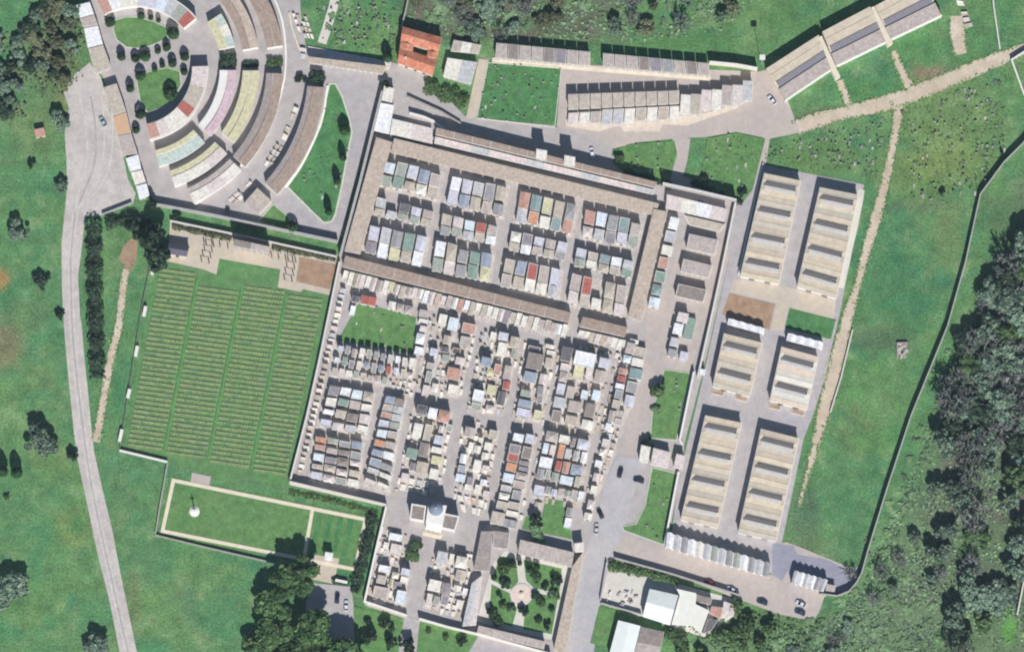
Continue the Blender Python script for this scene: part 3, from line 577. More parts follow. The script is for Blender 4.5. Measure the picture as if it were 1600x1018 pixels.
# ---------------------------------------------------------------- ring cemetery: curved blocks
RC = (213, 107)
def arc(r0, r1, a0, a1, h, strips, label, wallm=WHITE, name="curved_columbarium", seg=None, radial=None, c=RC, steps=True):
    """curved block between two radii (survey units) and two angles; strips = (f0, f1, colour, drop)"""
    n = seg or max(6, int(abs(a1 - a0) / 4))
    pt = lambda r, a, hh: P(c[0] + r * math.cos(math.radians(a)), c[1] + r * math.sin(math.radians(a)), hh)
    o = pt((r0 + r1) / 2, (a0 + a1) / 2, h); t = thing(name, o, label, "columbarium", "curved blocks of the ring cemetery")
    def band(mb, f0, f1, b0, b1, z0, z1):
        k = max(1, int(round(n * abs(b1 - b0) / abs(a1 - a0))))
        A = [pt(lerp(r0, r1, f0), lerp(b0, b1, i / k), h) - o for i in range(k + 1)]; B = [pt(lerp(r0, r1, f1), lerp(b0, b1, i / k), h) - o for i in range(k + 1)]
        for i in range(k): mb.poly([(*A[i], z1), (*B[i], z1), (*B[i + 1], z1), (*A[i + 1], z1)])
        for i in range(k):
            mb.poly([(*B[i], z0), (*B[i + 1], z0), (*B[i + 1], z1), (*B[i], z1)]); mb.poly([(*A[i], z0), (*A[i], z1), (*A[i + 1], z1), (*A[i + 1], z0)])
        for e in (0, k): mb.poly([(*A[e], z0), (*B[e], z0), (*B[e], z1), (*A[e], z1)])
    mb = MB(); band(mb, .03, .97, a0, a1, -.3, h - .45); mb.build("wall", wallm, t)
    if radial:
        mb = MB(); band(mb, 0, 1, a0, a1, h - .45, h - .12); mb.build("roof_slab", LTRIM, t)
        m = len(radial)
        for i, k in enumerate(radial):
            b0 = lerp(a0, a1, i / m); b1 = lerp(a0, a1, (i + 1) / m); g = (b1 - b0) * .012
            mb = MB(); band(mb, .03, .90, b0 + g, b1 - g, h - .12, h); mb.build("roof", PAL[k][1], t)
    else:
        for f0, f1, k, dz in strips:
            m = 3
            for i in range(m):
                mb = MB(); band(mb, f0, f1, lerp(a0, a1, i / m), lerp(a0, a1, (i + 1) / m), h - .45, h - dz); mb.build("roof", PAL[k[i % len(k)]][1], t)
    return t
arc(88, 114, -2, 79, 5.0, None, "inner curved block with a red roofed cell, round the lower lawn", radial="kkttrcckm", c=(212, 107))
arc(97, 124, -120, -40, 5.0, None, "inner curved block with white front, north of the upper lawn", radial="mwccllasvr", c=(212, 107))
arc(130, 157, 1, 42, 4.2, ((0, .45, "jjj", .5), (.5, 1, "fff", 0)), "curved block with pale green and pink roof strips")
arc(131, 157, 47, 77, 4.2, ((0, .30, "yyy", 0), (.36, 1, "jjj", .3)), "curved block with yellow and pale green strips, below the cross path")
arc(132, 158, -33, -13, 4.2, ((0, .5, "yyy", 0), (.5, 1, "jcj", .1)), "short curved block with yellow and white roof at the top")
arc(166, 192, 1, 37, 4.2, ((0, .42, "yyy", .35), (.47, 1, "yyy", 0)), "curved block with two bright yellow roof strips")
arc(168, 194, 43, 72, 4.2, ((0, .34, "yyy", .3), (.4, 1, "kcc", 0)), "curved block with dull yellow and white strips, second from the bottom")
arc(168, 194, -40, -10, 4.2, ((0, .5, "zzz", .1), (.52, 1, "qqq", 0)), "curved tan block at the top, inner one of two")
arc(203, 229, 2, 42, 4.2, ((0, .42, "xxx", .3), (.46, 1, "zzz", 0)), "curved block with dull pink and brown strips, outside the yellow one")
arc(203, 228, 44, 67, 4.2, ((0, .3, "ppp", .3), (.36, 1, "ckc", 0)), "curved block with grey and cream strips, lowest of the ring")
arc(206, 232, -46, -9, 4.2, ((0, .5, "xzz", .1), (.52, 1, "zzz", 0)), "curved tan and brown block at the top, outer one of two")
arc(256, 283, 5, 42.5, 4.2, ((0, .30, "xxx", .2), (.32, 1, "zzz", 0)), "outermost curved brown block beside the triangular lawn", c=(225, 112))
niche_block([(402, 293), (425, 314), (404, 335), (380, 318)], 4.0, "small square tan block by the road below the ring", ["t", "p"], LTRIM, 2, 1, .2, "niche_block", "niche block")
# west strip beside the gravel yard
for i, (q, k, lb) in enumerate((([(119, 8), (140, 3), (147, 22), (125, 28)], "w", "white roofed block at the top of the strip beside the gravel yard"), ([(125, 29), (147, 23), (153, 39), (130, 43)], "p", "pinkish grey roofed block below the topmost white one in the yard strip"),
        ([(131, 44), (153, 40), (161, 69), (137, 75)], "w", "bright white roofed block in the middle of the upper yard strip"), ([(138, 76), (161, 70), (174, 106), (149, 116)], "t", "large tan roofed block north of the gap in the yard strip"),
        ([(160, 137), (182, 130), (197, 174), (176, 181)], "t", "tan brown roofed block below the gap in the yard strip"), ([(176, 182), (197, 175), (205, 207), (182, 211)], "o", "dull orange roofed block in the yard strip"),
        ([(182, 212), (205, 208), (215, 240), (192, 243)], "p", "pinkish brown roofed block in the lower yard strip"), ([(196, 247), (216, 241), (221, 264), (203, 268)], "w", "white roofed block, upper of three small ones at the foot of the yard strip"),
        ([(204, 269), (222, 265), (228, 284), (211, 289)], "c", "cream roofed block, middle of three small ones at the foot of the yard strip"), ([(212, 290), (229, 286), (234, 306), (218, 312)], "w", "white roofed block, lowest of three small ones near the dark trees"))):
    pm = mat("dull_orange_roofing", (208, 170, 138), .12, .9, .1) if k == "o" else None
    r = niche_block(q, 3.8, lb, ["t" if k == "o" else k], LTRIM, 1, 1, .15, "columbarium", "burial block", "blocks beside the gravel yard")
    if pm:
        for ch in r.children:
            if ch.name.startswith("roof") and "slab" not in ch.name: ch.data.materials[0] = pm
# passage wall block and north ring gallery
niche_block([(481, 72), (612, 97), (608, 109), (480, 90)], .5, "pale lilac walkway slab north of the ring court", ["k", "l"], LTRIM, 5, 0, .1, "walkway", "walkway", joint=False)
niche_block([(482, 88), (604, 103), (598, 116), (482, 98)], 4.4, "long tan roofed gallery north of the ring court", ["q"], CREAM, 6, 0, .2, "gallery", "gallery")
# garden court galleries
niche_block([(752, 829), (770, 829), (766, 892), (740, 890)], 4.2, "brown grey roofed wing on the left of the garden court", ["x"], WHITE, 3, 1, .25, "gallery", "gallery")
niche_block([(771, 829), (797, 832), (794, 858), (770, 855)], 4.2, "brown grey roofed end of the left garden wing", ["x"], WHITE, 1, 1, .25, "gallery", "gallery")
niche_block([(813, 842), (897, 862), (893, 886), (809, 864)], 4.2, "pinkish grey roofed gallery on the north of the garden court", ["p"], CREAM, 3, 0, .25, "gallery", "gallery")
niche_block([(894, 884), (912, 860), (883, 1022), (865, 1014)], 4.0, "long tan roofed gallery between the garden court and the avenue", ["q"], CREAM, 5, 1, .2, "gallery", "gallery")
niche_block([(748, 976), (852, 1001), (850, 1014), (745, 988)], 4.0, "pinkish grey roofed gallery on the south of the garden court", ["p"], CREAM, 4, 0, .2, "gallery", "gallery")
niche_block([(737, 910), (754, 897), (744, 976), (722, 978)], 3.8, "narrow grey and pink roofed gallery on the lower left of the garden court", ["s", "k"], WHITE, 2, 0, .15, "gallery", "gallery")
niche_block([(897, 848), (912, 846), (912, 862), (898, 862)], 5.0, "small cream gatehouse at the north east corner of the garden court", ["c"], CREAM, 1, 1, .2, "gatehouse", "gatehouse")
# gate blocks by the lawns east
for i, (q, k) in enumerate((([(1002, 694), (1017, 698), (1012, 724), (998, 720)], "c"), ([(1021, 699), (1048, 706), (1043, 731), (1016, 726)], "k"), ([(1057, 708), (1070, 711), (1066, 733), (1052, 730)], "k"))):
    niche_block(q, 4.0, ("cream roofed gate lodge, left of three between the two lawns", "pale pink roofed gate lodge, middle and widest of three between the lawns", "narrow pink roofed gate lodge, right of three between the lawns")[i], [k], CREAM, 1, 1, .2, "gate_lodge", "lodge", "gate lodges")
niche_block([(1094, 575), (1103, 577), (1101, 586), (1092, 584)], 3.4, "tiny white booth on the passage beside the first short columbarium", ["w"], WHITE, 1, 1, .1, "booth", "booth")
niche_block([(1292, 911), (1306, 914), (1304, 924), (1290, 922)], 2.8, "small grey roofed annex at the end of the short kiosk row", ["p"], CREAM, 1, 1, .1, "annex", "annex")
# ---------------------------------------------------------------- family tombs
WALLS = [WHITE, CREAM, WHITE, GREYW, LTRIM]
FOOT = []
def tomb(q, h, k, label, group, form=None, door=True, name="family_tomb"):
    """house tomb: walls, door, roof of its own form; q = roof outline (top-left, top-right, bottom-right, bottom-left)"""
    cat = "tomb"
    if h < 3.05 and name == "family_tomb": name, cat, label, group = "grave_vault", "grave vault", label.replace("tomb", "vault", 1), group.replace("family tombs", "low vaults").replace("tombs", "vaults"); door = False
    c, L = local(q, h); L = [Vector(p) for p in L]; r = thing(name, c, label, cat, group)
    wm = rnd.choice(WALLS); rm = PAL[k][1]; FOOT.append([c + p for p in L])
    if form is None: form = rnd.choices(("flat", "rim", "gable", "hip", "step"), (3, 4, 2.2, 1, 1.2))[0]
    mb = MB(); mb.prism(inset(L, .16), -.2, h - .28); mb.build("wall", wm, r)
    mb = MB(); z = h - .28
    if form == "flat":
        mb.prism(L, z, h - .06, 1, bottom=True); mb.prism(inset(L, .1), h - .06, h)
    elif form == "rim":
        I = inset(L, .22); n = 4
        mb.prism(L, z, h - .16, 1, bottom=True); mb.prism(I, h - .16, h - .10)
        for i in range(4):
            j = (i + 1) % 4; mb.prism([L[i], L[j], I[j], I[i]], h - .16, h + .04, 1)
    elif form == "gable":
        mb.prism(L, z, h - .1, 1, bottom=True); a, b = (L[0] + L[1]) / 2, (L[3] + L[2]) / 2; I = inset(L, .08); a, b = (I[0] + I[1]) / 2, (I[3] + I[2]) / 2; rz = h + .45
        A = [(*p, h - .1) for p in I]; ra, rb = (*a, rz), (*b, rz)
        mb.poly([A[0], A[3], rb, ra]); mb.poly([A[2], A[1], ra, rb]); mb.poly([A[1], A[0], ra], 1); mb.poly([A[3], A[2], rb], 1)
    elif form == "hip":
        mb.prism(L, z, h - .1, 1, bottom=True); I = inset(L, .08); A = [(*p, h - .1) for p in I]; t = (*cen(I), h + .55)
        for i in range(4):
            j = (i + 1) % 4; mb.poly([A[j], A[i], t] if (Vector(I[j]) - Vector(I[i])).cross(cen(I) - Vector(I[i])) < 0 else [A[i], A[j], t])
    else:
        mb.prism(L, z, h - .12, 1, bottom=True); mb.prism(cell(L, .04, .96, .03, .55), h - .12, h + .22); mb.prism(cell(L, .06, .94, .56, .96), h - .12, h - .04)
    mb.build("roof", [rm, LTRIM if k not in "wcl" else rm], r)
    if door:
        a, b = L[3], L[2]; d = (b - a).normalized(); ang = math.atan2(d.y, d.x); p = (a + b) / 2 + Vector((-d.y, d.x)) * .15
        mb = MB(); mb.box(p.x, p.y, 0, min(1.1, (b - a).length * .35), .10, min(2.1, h * .62), ang); mb.build("door", BRONZE, r)
    return r
def jit(q, d=.6): return [(x + rnd.uniform(-d, d), y + rnd.uniform(-d, d)) for x, y in q]
ROWN = ("top row", "middle row", "bottom row"); BLK = ("leftmost", "second", "third", "rightmost")
UP = {(0, 0): ([(604, 248), (692, 270), (684, 312), (592, 289)], "avlip", "vntct"), (0, 1): ([(588, 307), (680, 330), (674, 355), (583, 336)], "sddlp", "tsvvt"), (0, 2): ([(578, 350), (669, 371), (660, 417), (569, 397)], "lsgnl", "uwytw"),
      (1, 0): ([(706, 273), (794, 293), (786, 339), (697, 319)], "wlsgt", "litpg"), (1, 1): ([(691, 333), (780, 353), (775, 384), (686, 365)], "tkarp", "gvstw"), (1, 2): ([(681, 375), (771, 395), (766, 441), (673, 424)], "wtgni", "vkgny"),
      (2, 0): ([(813, 298), (903, 321), (894, 366), (805, 346)], "meytg", "socem"), (2, 1): ([(799, 359), (889, 380), (884, 408), (793, 391)], "culpl", "twptg"), (2, 2): ([(790, 401), (879, 422), (872, 468), (780, 446)], "tirpl", "ptccs"),
      (3, 0): ([(915, 325), (1004, 347), (997, 390), (908, 370)], "magep", "ksulv"), (3, 1): ([(901, 386), (992, 409), (988, 436), (896, 415)], "ltews", "vctpn"), (3, 2): ([(893, 427), (982, 448), (975, 496), (885, 473)], "pr.tp", "ktctk")}
SKIP = {(0, 1, 0, 1)}
for (bc, br), (q, ka, kb) in UP.items():
    two = (q[3][1] - q[0][1]) > 34
    for ln, ks in ((0, ka), (1, kb)):
        for i, k in enumerate(ks):
            if k == "." or (bc, br, ln, i) in SKIP: continue
            s = rnd.uniform(.50, .60) if two else rnd.uniform(.5, .56)
            v0, v1 = (0, s - .02) if ln == 0 else (s + .02, 1)
            if ln == 0: v0 = rnd.choice((0, 0, 0, .04, .1))
            else: v1 -= rnd.choice((0, 0, .03, .07))
            h = rnd.uniform(3.6, 4.7) if ln == 0 else rnd.uniform(3.1, 4.0)
            if k in "r": h = 4.9
            e = cell(q, i / 5 + .012, (i + 1) / 5 - .02, v0, v1)
            tomb(jit(e), h, k, f"{PAL[k][0]} roofed tomb, {nth(i)} from left, {'back' if ln == 0 else 'front'} line, {ROWN[br]} of {BLK[bc]} upper block", "family tombs of the upper section")
# blocks of the lower section given as grids
def grid(q, rows, where, grp, h=(3.1, 4.2), gap=.014, form=None):
    n = len(rows); big = (q[3][1] - q[0][1]) / n > 13
    for j, ks in enumerate(rows):
        m = len(ks)
        for i, k in enumerate(ks):
            if k == ".": continue
            e = cell(q, i / m + gap, (i + 1) / m - gap, j / n + gap + (rnd.choice((0, 0, .03, .06)) if big else 0) / n * 3, (j + 1) / n - gap * 1.6 - (rnd.choice((0, .02, .05, .08)) if big else 0) / n * 3)
            line = "" if n == 1 else (f", {nth(j)} line down" )
            tomb(jit(e, .5), rnd.uniform(*h), k, f"{PAL[k][0]} roofed tomb, {nth(i)} from left{line}, {where}", grp, form)
G_L = "family tombs of the lower section"
grid([(528, 536), (650, 560), (648, 577), (525, 552)], ["lgpcvggswkc"], "row right under the small lawn", G_L, (3.6, 4.6))
grid([(523, 554), (648, 580), (647, 595), (519, 570)], ["anukigiratk"], "second row under the small lawn", G_L, (2.4, 3.2))
grid([(518, 571), (608, 589), (605, 602), (517, 587)], ["tkcvtppv"], "third row under the small lawn", G_L, (2.2, 3.0))
grid([(515, 600), (586, 613), (575, 683), (497, 668)], ["uwat", "cnpc", "wtbk", "lksc"], "block above the orange roofed tomb", G_L)
grid([(493, 677), (568, 690), (561, 765), (484, 748)], ["ovgi", "mpbg", "aubk", "ttkt", "lkvc"], "block in the lower left corner", G_L)
grid([(603, 617), (634, 623), (624, 672), (590, 666)], ["ib", "ts", "ms", "lv"], "upper narrow double file", G_L)
grid([(590, 668), (623, 674), (607, 773), (568, 756)], ["ap", "op", "iw", "ig", "sc", "kc"], "lower narrow double file", G_L)
grid([(852, 758), (915, 768), (911, 784), (848, 775)], ["glpvpw"], "row above the little lawn with the slim tree", G_L, (2.4, 3.2))
# tombs one by one: x0 x1 y0 y1 colour [height]
def singles(where, txt, grp=G_L, h=(2.7, 4.0)):
    items = []
    for ln in txt.strip().split(";"):
        t = ln.split(); items.append((float(t[0]), float(t[1]), float(t[2]), float(t[3]), t[4], float(t[5]) if len(t) > 5 else None))
    by = {}
    for it in sorted(items, key=lambda z: z[2]): by.setdefault(it[4], []).append(it)
    for k, l in by.items():
        for i, (x0, x1, y0, y1, _, hh) in enumerate(l):
            W, D = x1 - x0, y1 - y0; w_, d_ = W - .12 * D, D - .10 * W; cx, cy = (x0 + x1) / 2, (y0 + y1) / 2
            r_, dd = (.985, .21), (-.22, .98)
            q = [(cx + a * w_ / 2 * r_[0] + b * d_ / 2 * dd[0], cy + a * w_ / 2 * r_[1] + b * d_ / 2 * dd[1]) for a, b in ((-1, -1), (1, -1), (1, 1), (-1, 1))]
            lab = f"only {PAL[k][0]} roofed tomb {where}" if len(l) == 1 else f"{PAL[k][0]} roofed tomb, {nth(i)} from top {where}"
            tomb(q, hh or rnd.uniform(*h), k, lab, grp)
singles("round the edge of the small lawn", "549 563 461 473 d;563 589 461 478 r 3.6;546 556 477 493 w 2.2;606 619 470 484 c;619 632 474 488 p;632 646 477 492 p;654 669 483 496 p;653 669 497 508 c 2.4;655 668 508 519 k;649 664 520 538 w;647 663 541 555 w;640 651 558 577 k")
singles("in the file right of the small lawn", "684 699 490 511 c 2.6;699 717 495 517 a 4.0;721 744 504 522 m 4.2;692 706 523 538 t;718 736 525 542 p;671 685 543 556 l 3.8;690 703 553 566 v;711 727 557 570 k 3.6;706 720 543 554 h 2.2;688 702 541 551 d 2.4;666 680 566 577 p;697 720 573 594 m 3.2;664 676 579 598 v;659 672 601 619 k;699 717 600 618 c 2.4;674 686 598 612 c 2.2")
singles("around the tall tomb with the red brown end", "650 668 632 648 d 5.2;668 684 636 654 w 5.2;684 704 640 660 m 5.2;644 661 660 684 c;661 676 662 689 t;685 694 664 676 k 4;677 693 679 697 l;673 691 697 708 c;634 653 699 717 n 3.8;654 671 690 714 b;673 691 711 726 y 2.8;649 670 720 741 t;670 686 731 749 c;696 708 662 674 v 2.2;640 652 722 736 u 2.4;626 640 738 752 k 2.2")
singles("in the file with the cream graves", "751 769 557 573 i 4.8;778 795 518 532 l 5;796 813 525 544 t 5;776 793 534 557 c;798 810 544 560 v;771 784 568 586 m;786 800 570 593 p;785 798 594 609 r;765 776 518 533 c 2.4;738 757 608 628 w 4.4;736 753 628 640 v;760 775 600 617 y 2.4;776 791 610 634 d 2.6;758 773 632 645 k 2.4;760 773 574 588 y 2.2")
singles("in the pale plot left of the orange roofs", "725 744 666 684 p 4.6;747 755 676 684 h 2.6;763 778 671 686 t 4;718 730 708 724 w;715 728 726 738 i;711 728 739 753 a;738 753 717 738 c;753 766 726 736 k 2.6;750 762 748 758 w 2.2;740 752 695 708 c 2;731 741 690 703 c 2.4;756 770 690 704 c 2.2;752 764 706 718 c 2.2;729 740 744 758 u 2.4;741 752 756 770 c 2.2;725 738 756 768 c 2.4;754 766 766 778 k 2.2")
singles("in the file between two grey lanes", "822 850 550 578 b 4.4;825 845 540 549 d 3;852 867 537 545 c 2.4;854 868 547 555 c 2.4;851 864 558 575 t 2.6;817 840 579 599 i 4;842 856 583 601 k;813 830 608 620 v;839 850 602 616 u;838 849 616 630 u;809 831 623 637 i;806 830 637 653 l 2.8;833 848 640 657 y 3")
singles("in the file with the orange roofed tomb", "801 819 676 690 w 4.6;820 835 677 693 l 4.6;795 814 693 708 u 4.4;792 811 707 722 r 4.3;790 808 722 737 o 4.3;815 832 697 717 b 4;811 828 719 727 u 3;810 827 728 736 u 2.9;785 804 738 754 a 4;805 826 737 750 p;801 822 750 764 p 3;782 800 757 768 s;779 797 769 781 c;775 794 782 796 t;766 789 798 820 t 4.4;799 816 765 783 g;793 813 783 796 t;790 811 797 808 c;786 809 810 825 g 2.8")
singles("in the block with the wide white chapel", "876 895 541 565 d 4.8;896 932 548 574 w 5.2;935 953 558 575 l 4.6;895 913 567 594 y 3;914 927 574 592 k 3;928 947 577 599 p;875 891 567 580 k;873 888 580 597 p;869 884 598 617 l;884 899 602 622 t;907 920 609 624 a;924 939 608 626 a;864 885 619 638 s;887 910 625 645 p 3.4;913 931 629 652 b 3.4;882 904 648 665 t 3;908 928 655 671 c 3;861 878 640 660 b 3")
singles("in the block with two salmon roofs", "852 872 673 690 p 4.4;873 891 679 693 c 4.2;893 900 683 698 u;901 921 685 703 l 4.4;847 858 691 709 a;858 869 694 711 k;871 883 693 716 o 3;882 893 700 717 s;895 906 703 720 s;907 918 705 723 w;842 864 713 732 w;867 878 719 736 r 3.8;878 891 720 740 m 3.8;891 911 725 743 i 3;838 851 731 749 g;851 861 733 749 v;861 874 737 753 v;874 896 742 758 a;897 908 743 761 t;833 851 757 776 l")
singles("in the double file beside the wide eastern path", "977 993 534 553 p;973 987 554 567 a;966 980 574 585 m 2.6;964 978 586 597 r 2.6;961 976 598 608 w;960 974 608 623 g;956 970 624 638 t;950 962 640 660 p;945 956 660 672 a 2.6;988 1010 541 558 t;986 1006 558 573 c;983 1005 574 593 e;978 997 595 614 g;975 992 616 636 l;962 976 640 652 p 2.4;960 973 653 664 p 2.4;940 953 685 699 k 3;936 946 701 712 c 2.6;929 942 718 730 w 3;926 938 738 752 k;922 934 758 772 c;917 930 780 796 k;912 926 800 812 c;982 998 529 541 c 2.2")
singles("in the south west plot", "607 629 832 845 w 2.6;609 629 849 868 k 2.4;591 610 882 895 w 4;588 604 897 912 t 3.6;582 607 915 935 p 3.6;626 642 887 900 l 4.6;625 639 900 912 c 2.8;614 628 907 920 u 2.6;617 635 921 946 a 4;612 624 893 904 c 2.4;608 616 903 918 y 2.2;598 608 846 858 c 2.2;681 700 860 882 s 4.6;701 710 864 880 c 3;711 731 868 888 c 4.8;711 729 889 908 t 3;668 690 904 924 c 4.6;689 705 909 928 u 3;688 702 928 945 u 2.6;665 676 926 946 k 3;676 687 930 946 v 2.6;708 720 913 924 c 2.4;722 731 918 930 w 2.2;712 724 936 950 c 2.2")
singles("in the white file left of the broad niche blocks", "1044 1061 338 359 w 3.6;1038 1057 360 379 s 3.6;1033 1052 382 399 c 3.4;1028 1045 401 420 m 3.6;1022 1041 423 442 n 3.6;1018 1035 444 462 e 3.4;1013 1032 463 481 a 3.4", "tombs beside the broad niche blocks")
singles("in the cluster below the broad niche blocks", "1057 1076 487 504 k 4.2;1051 1068 504 523 w 3.8;1046 1062 526 542 s 3.8;1043 1059 544 558 g 3.6;1068 1087 495 531 n 2.4;1061 1076 548 564 l 3", "tombs below the broad niche blocks")
singles("by the little lawn with the slim tree", "884 896 792 807 g 2.6;881 894 808 825 w 2;833 847 783 806 t 1.2")
# cream fronted tombs under the brown gallery
q = [(538, 421), (890, 507), (884, 528), (531, 443)]; kk = "cctkckpcyktpkcwkqkpcmwtctcckutcctcppqwc"
for i, k in enumerate(kk):
    n = len(kk); v1 = rnd.choice((.7, .85, 1, .95)); v0 = rnd.choice((.04, .04, .12))
    tomb(jit(cell(q, i / n + .001, (i + 1) / n - .002, v0, v1), .3), rnd.uniform(2.2, 3.2), k, f"narrow {PAL[k][0]} roofed tomb, {nth(i)} from left backing on the long brown gallery", "narrow tombs backing on the brown gallery", rnd.choice(("flat", "rim", "gable")), name="narrow_tomb")
q = [(906, 514), (985, 532), (978, 552), (900, 531)]; kk = "cctkqkccc"
for i, k in enumerate(kk):
    n = len(kk); tomb(jit(cell(q, i / n + .002, (i + 1) / n - .004, .04, rnd.choice((.6, .8, .9))), .3), rnd.uniform(1.8, 2.8), k, f"narrow {PAL[k][0]} roofed tomb, {nth(i)} from left under the short brown gallery", "narrow tombs under the short brown gallery", "flat", name="narrow_tomb")

# ---------------------------------------------------------------- graves: kerbed slab, headstone, some with a cross
GSL = [PAL[k][1] for k in "cckqtcpskt"]
def grave(q, label, group, hs=1.1, flowers=False, name="grave"):
    W = [Vector(p) for p in world(q, .4)]; c = cen(W); L = [p - c for p in W]; r = thing(name, c, label, "grave", group); m = rnd.choice(GSL); FOOT.append(W)
    mb = MB(); mb.prism(L, -.1, .35); mb.prism(inset(L, .14), .35, .5); mb.build("slab", m, r)
    e = cell(L, .08, .92, .01, .12); mb = MB(); mb.prism(e, .3, hs, 0); 
    if rnd.random() < .35:
        p = cen(e); mb.box(p[0], p[1], hs, .12, .1, .6); mb.box(p[0], p[1], hs + .32, .42, .1, .1)
    mb.build("headstone", rnd.choice([WHITE, CREAM, GREYW, PAL["b"][1], PAL["d"][1]]), r)
    return r
def graves(q, nx, ny, where, grp, miss=.12, hs=(.7, 1.5)):
    for j in range(ny):
        for i in range(nx):
            if rnd.random() < miss: continue
            e = cell(q, (i + rnd.uniform(.06, .16)) / nx, (i + rnd.uniform(.84, .95)) / nx, (j + rnd.uniform(.05, .12)) / ny, (j + rnd.uniform(.8, .94)) / ny)
            grave(e, f"stone grave, {nth(i)} from left, {nth(j)} line down, {where}" if ny > 1 else f"stone grave, {nth(i)} from left, {where}", grp, rnd.uniform(*hs))
def gravecol(q, n, where, grp, hs=(1.0, 2.2)):
    for j in range(n):
        a = cell(q, rnd.uniform(.04, .12), rnd.uniform(.80, .96), (j + rnd.uniform(.08, .25)) / n, (j + .94) / n)
        grave(a, f"stone grave, {nth(j)} from the top, {where}", grp, rnd.uniform(*hs))
gravecol([(531, 448), (543, 450), (474, 744), (462, 742)], 30, "along the war graves wall", "graves along the war graves wall")
graves([(613, 590), (645, 597), (640, 616), (609, 610)], 4, 2, "below the small lawn", "graves below the small lawn")
graves([(684, 512), (690, 513), (676, 600), (668, 598)], 1, 6, "in the cream strip", "graves in the cream strip")
graves([(682, 575), (697, 578), (692, 622), (676, 618)], 2, 4, "left of the salmon roofed tombs", "graves by the salmon roofs")
graves([(733, 656), (762, 660), (748, 716), (730, 710)], 3, 5, "in the pale plot", "graves of the pale plot")
graves([(754, 692), (776, 697), (764, 768), (742, 762)], 3, 6, "on the right of the pale plot", "graves right in the pale plot")
graves([(712, 770), (758, 780), (752, 808), (722, 800)], 4, 2, "at the foot of the pale plot", "graves at the foot of the pale plot")
graves([(628, 742), (684, 754), (678, 778), (622, 766)], 5, 2, "above the domed chapel", "graves above the chapel")
graves([(755, 586), (770, 590), (764, 608), (752, 604)], 2, 2, "beside the white and blue tombs", "graves beside the white tombs")
graves([(950, 664), (972, 668), (952, 726), (936, 722)], 2, 5, "in the brown plot by the wide path", "graves of the brown plot")
graves([(706, 912), (734, 918), (722, 958), (694, 950)], 3, 4, "lower south west plot", "graves of the south west plot")
graves([(596, 838), (606, 840), (600, 864), (592, 862)], 1, 3, "far left of south west plot", "graves of the south west plot")
graves([(905, 536), (970, 552), (966, 560), (902, 545)], 8, 1, "right in front of the wide white chapel", "graves before the white chapel")
graves([(455, 20), (480, 26), (492, 62), (470, 60)], 4, 4, "little plot at the top", "graves of the little top plot")
graves([(466, 64), (480, 66), (480, 94), (468, 92)], 1, 3, "left of the walkway slab", "graves left of the walkway")
graves([(432, 224), (444, 230), (424, 264), (410, 258)], 2, 4, "beside the outermost curved block", "graves beside the outermost block")
graves([(458, 164), (468, 168), (448, 222), (438, 216)], 1, 5, "in the strip between grass squares", "graves between grass squares")
graves([(390, 282), (402, 290), (366, 322), (354, 312)], 2, 4, "by the small square tan block", "graves by the square tan block")
graves([(1492, 0), (1506, 2), (1522, 42), (1508, 46)], 1, 5, "by the topmost diagonal block", "graves by the diagonal block")
graves([(604, 826), (622, 828), (618, 836), (602, 834)], 2, 1, "above the white south west tomb", "graves of the south west plot")

# graves squeezed between the tombs: the largest as things, the rest too many to count
def hit(W):
    c = cen(W); r = max((p - c).length for p in W)
    for F in FOOT:
        d = cen(F)
        if abs(d.x - c.x) > 8 or abs(d.y - c.y) > 8: continue
        for A, B in ((W, F), (F, W)):
            sep = False
            for i in range(4):
                e = Vector(A[(i + 1) % 4]) - Vector(A[i]); n = Vector((-e.y, e.x))
                a = [n.dot(Vector(p)) for p in A]; b = [n.dot(Vector(p)) for p in B]
                if max(a) < min(b) + .05 or max(b) < min(a) + .05: sep = True; break
            if sep: break
        if not sep: return True
    return False
FILL = (("among the tombs right of the small lawn", [(668, 490), (746, 508), (719, 624), (650, 614)], 46), ("round the tall red brown tomb", [(646, 628), (708, 640), (690, 758), (618, 770)], 40), ("in the file of cream graves", [(752, 520), (814, 528), (787, 650), (731, 642)], 40), ("among the pale plot tombs", [(722, 663), (781, 672), (756, 802), (706, 780)], 50),
        ("beside the orange roofed file", [(797, 674), (839, 680), (811, 829), (763, 820)], 24), ("between the two grey lanes", [(818, 538), (870, 540), (849, 662), (801, 656)], 30), ("by the wide white chapel", [(872, 540), (957, 556), (932, 678), (857, 666)], 34), ("near the salmon roofs of the south", [(848, 670), (924, 685), (906, 792), (826, 777)], 26),
        ("beside the wide eastern path", [(968, 530), (1012, 540), (942, 748), (914, 790)], 46), ("in the south west corner plot", [(594, 826), (634, 834), (634, 952), (576, 940)], 44), ("in the south plot by the garden", [(680, 856), (738, 868), (724, 962), (660, 950)], 44), ("below the chapel lane", [(612, 590), (652, 598), (640, 622), (606, 612)], 16))
extra = MB(); nfill = 0
for where, q, want in FILL:
    got = 0
    for _ in range(want * 9):
        if got >= want: break
        u, v = rnd.random(), rnd.random(); x, y = bil(q, u, v); a, b = rnd.uniform(3.6, 6.2), rnd.uniform(7, 11)
        e = [(x + s * a / 2 - t * b * .11, y + t * b / 2 + s * a * .11) for s, t in ((-1, -1), (1, -1), (1, 1), (-1, 1))]; W = [Vector(p) for p in world(e, .4)]
        if hit(W): continue
        if nfill < 135: grave(e, f"stone grave squeezed in, {nth(got)} of those {where}", "graves squeezed in " + where, rnd.uniform(.6, 1.6)); nfill += 1
        else:
            FOOT.append(W); k = rnd.randrange(6); extra.prism(W, -.1, rnd.uniform(.3, .6), k); extra.prism(cell(W, .1, .9, .01, .12), .3, rnd.uniform(.7, 1.5), rnd.randrange(6))
        got += 1
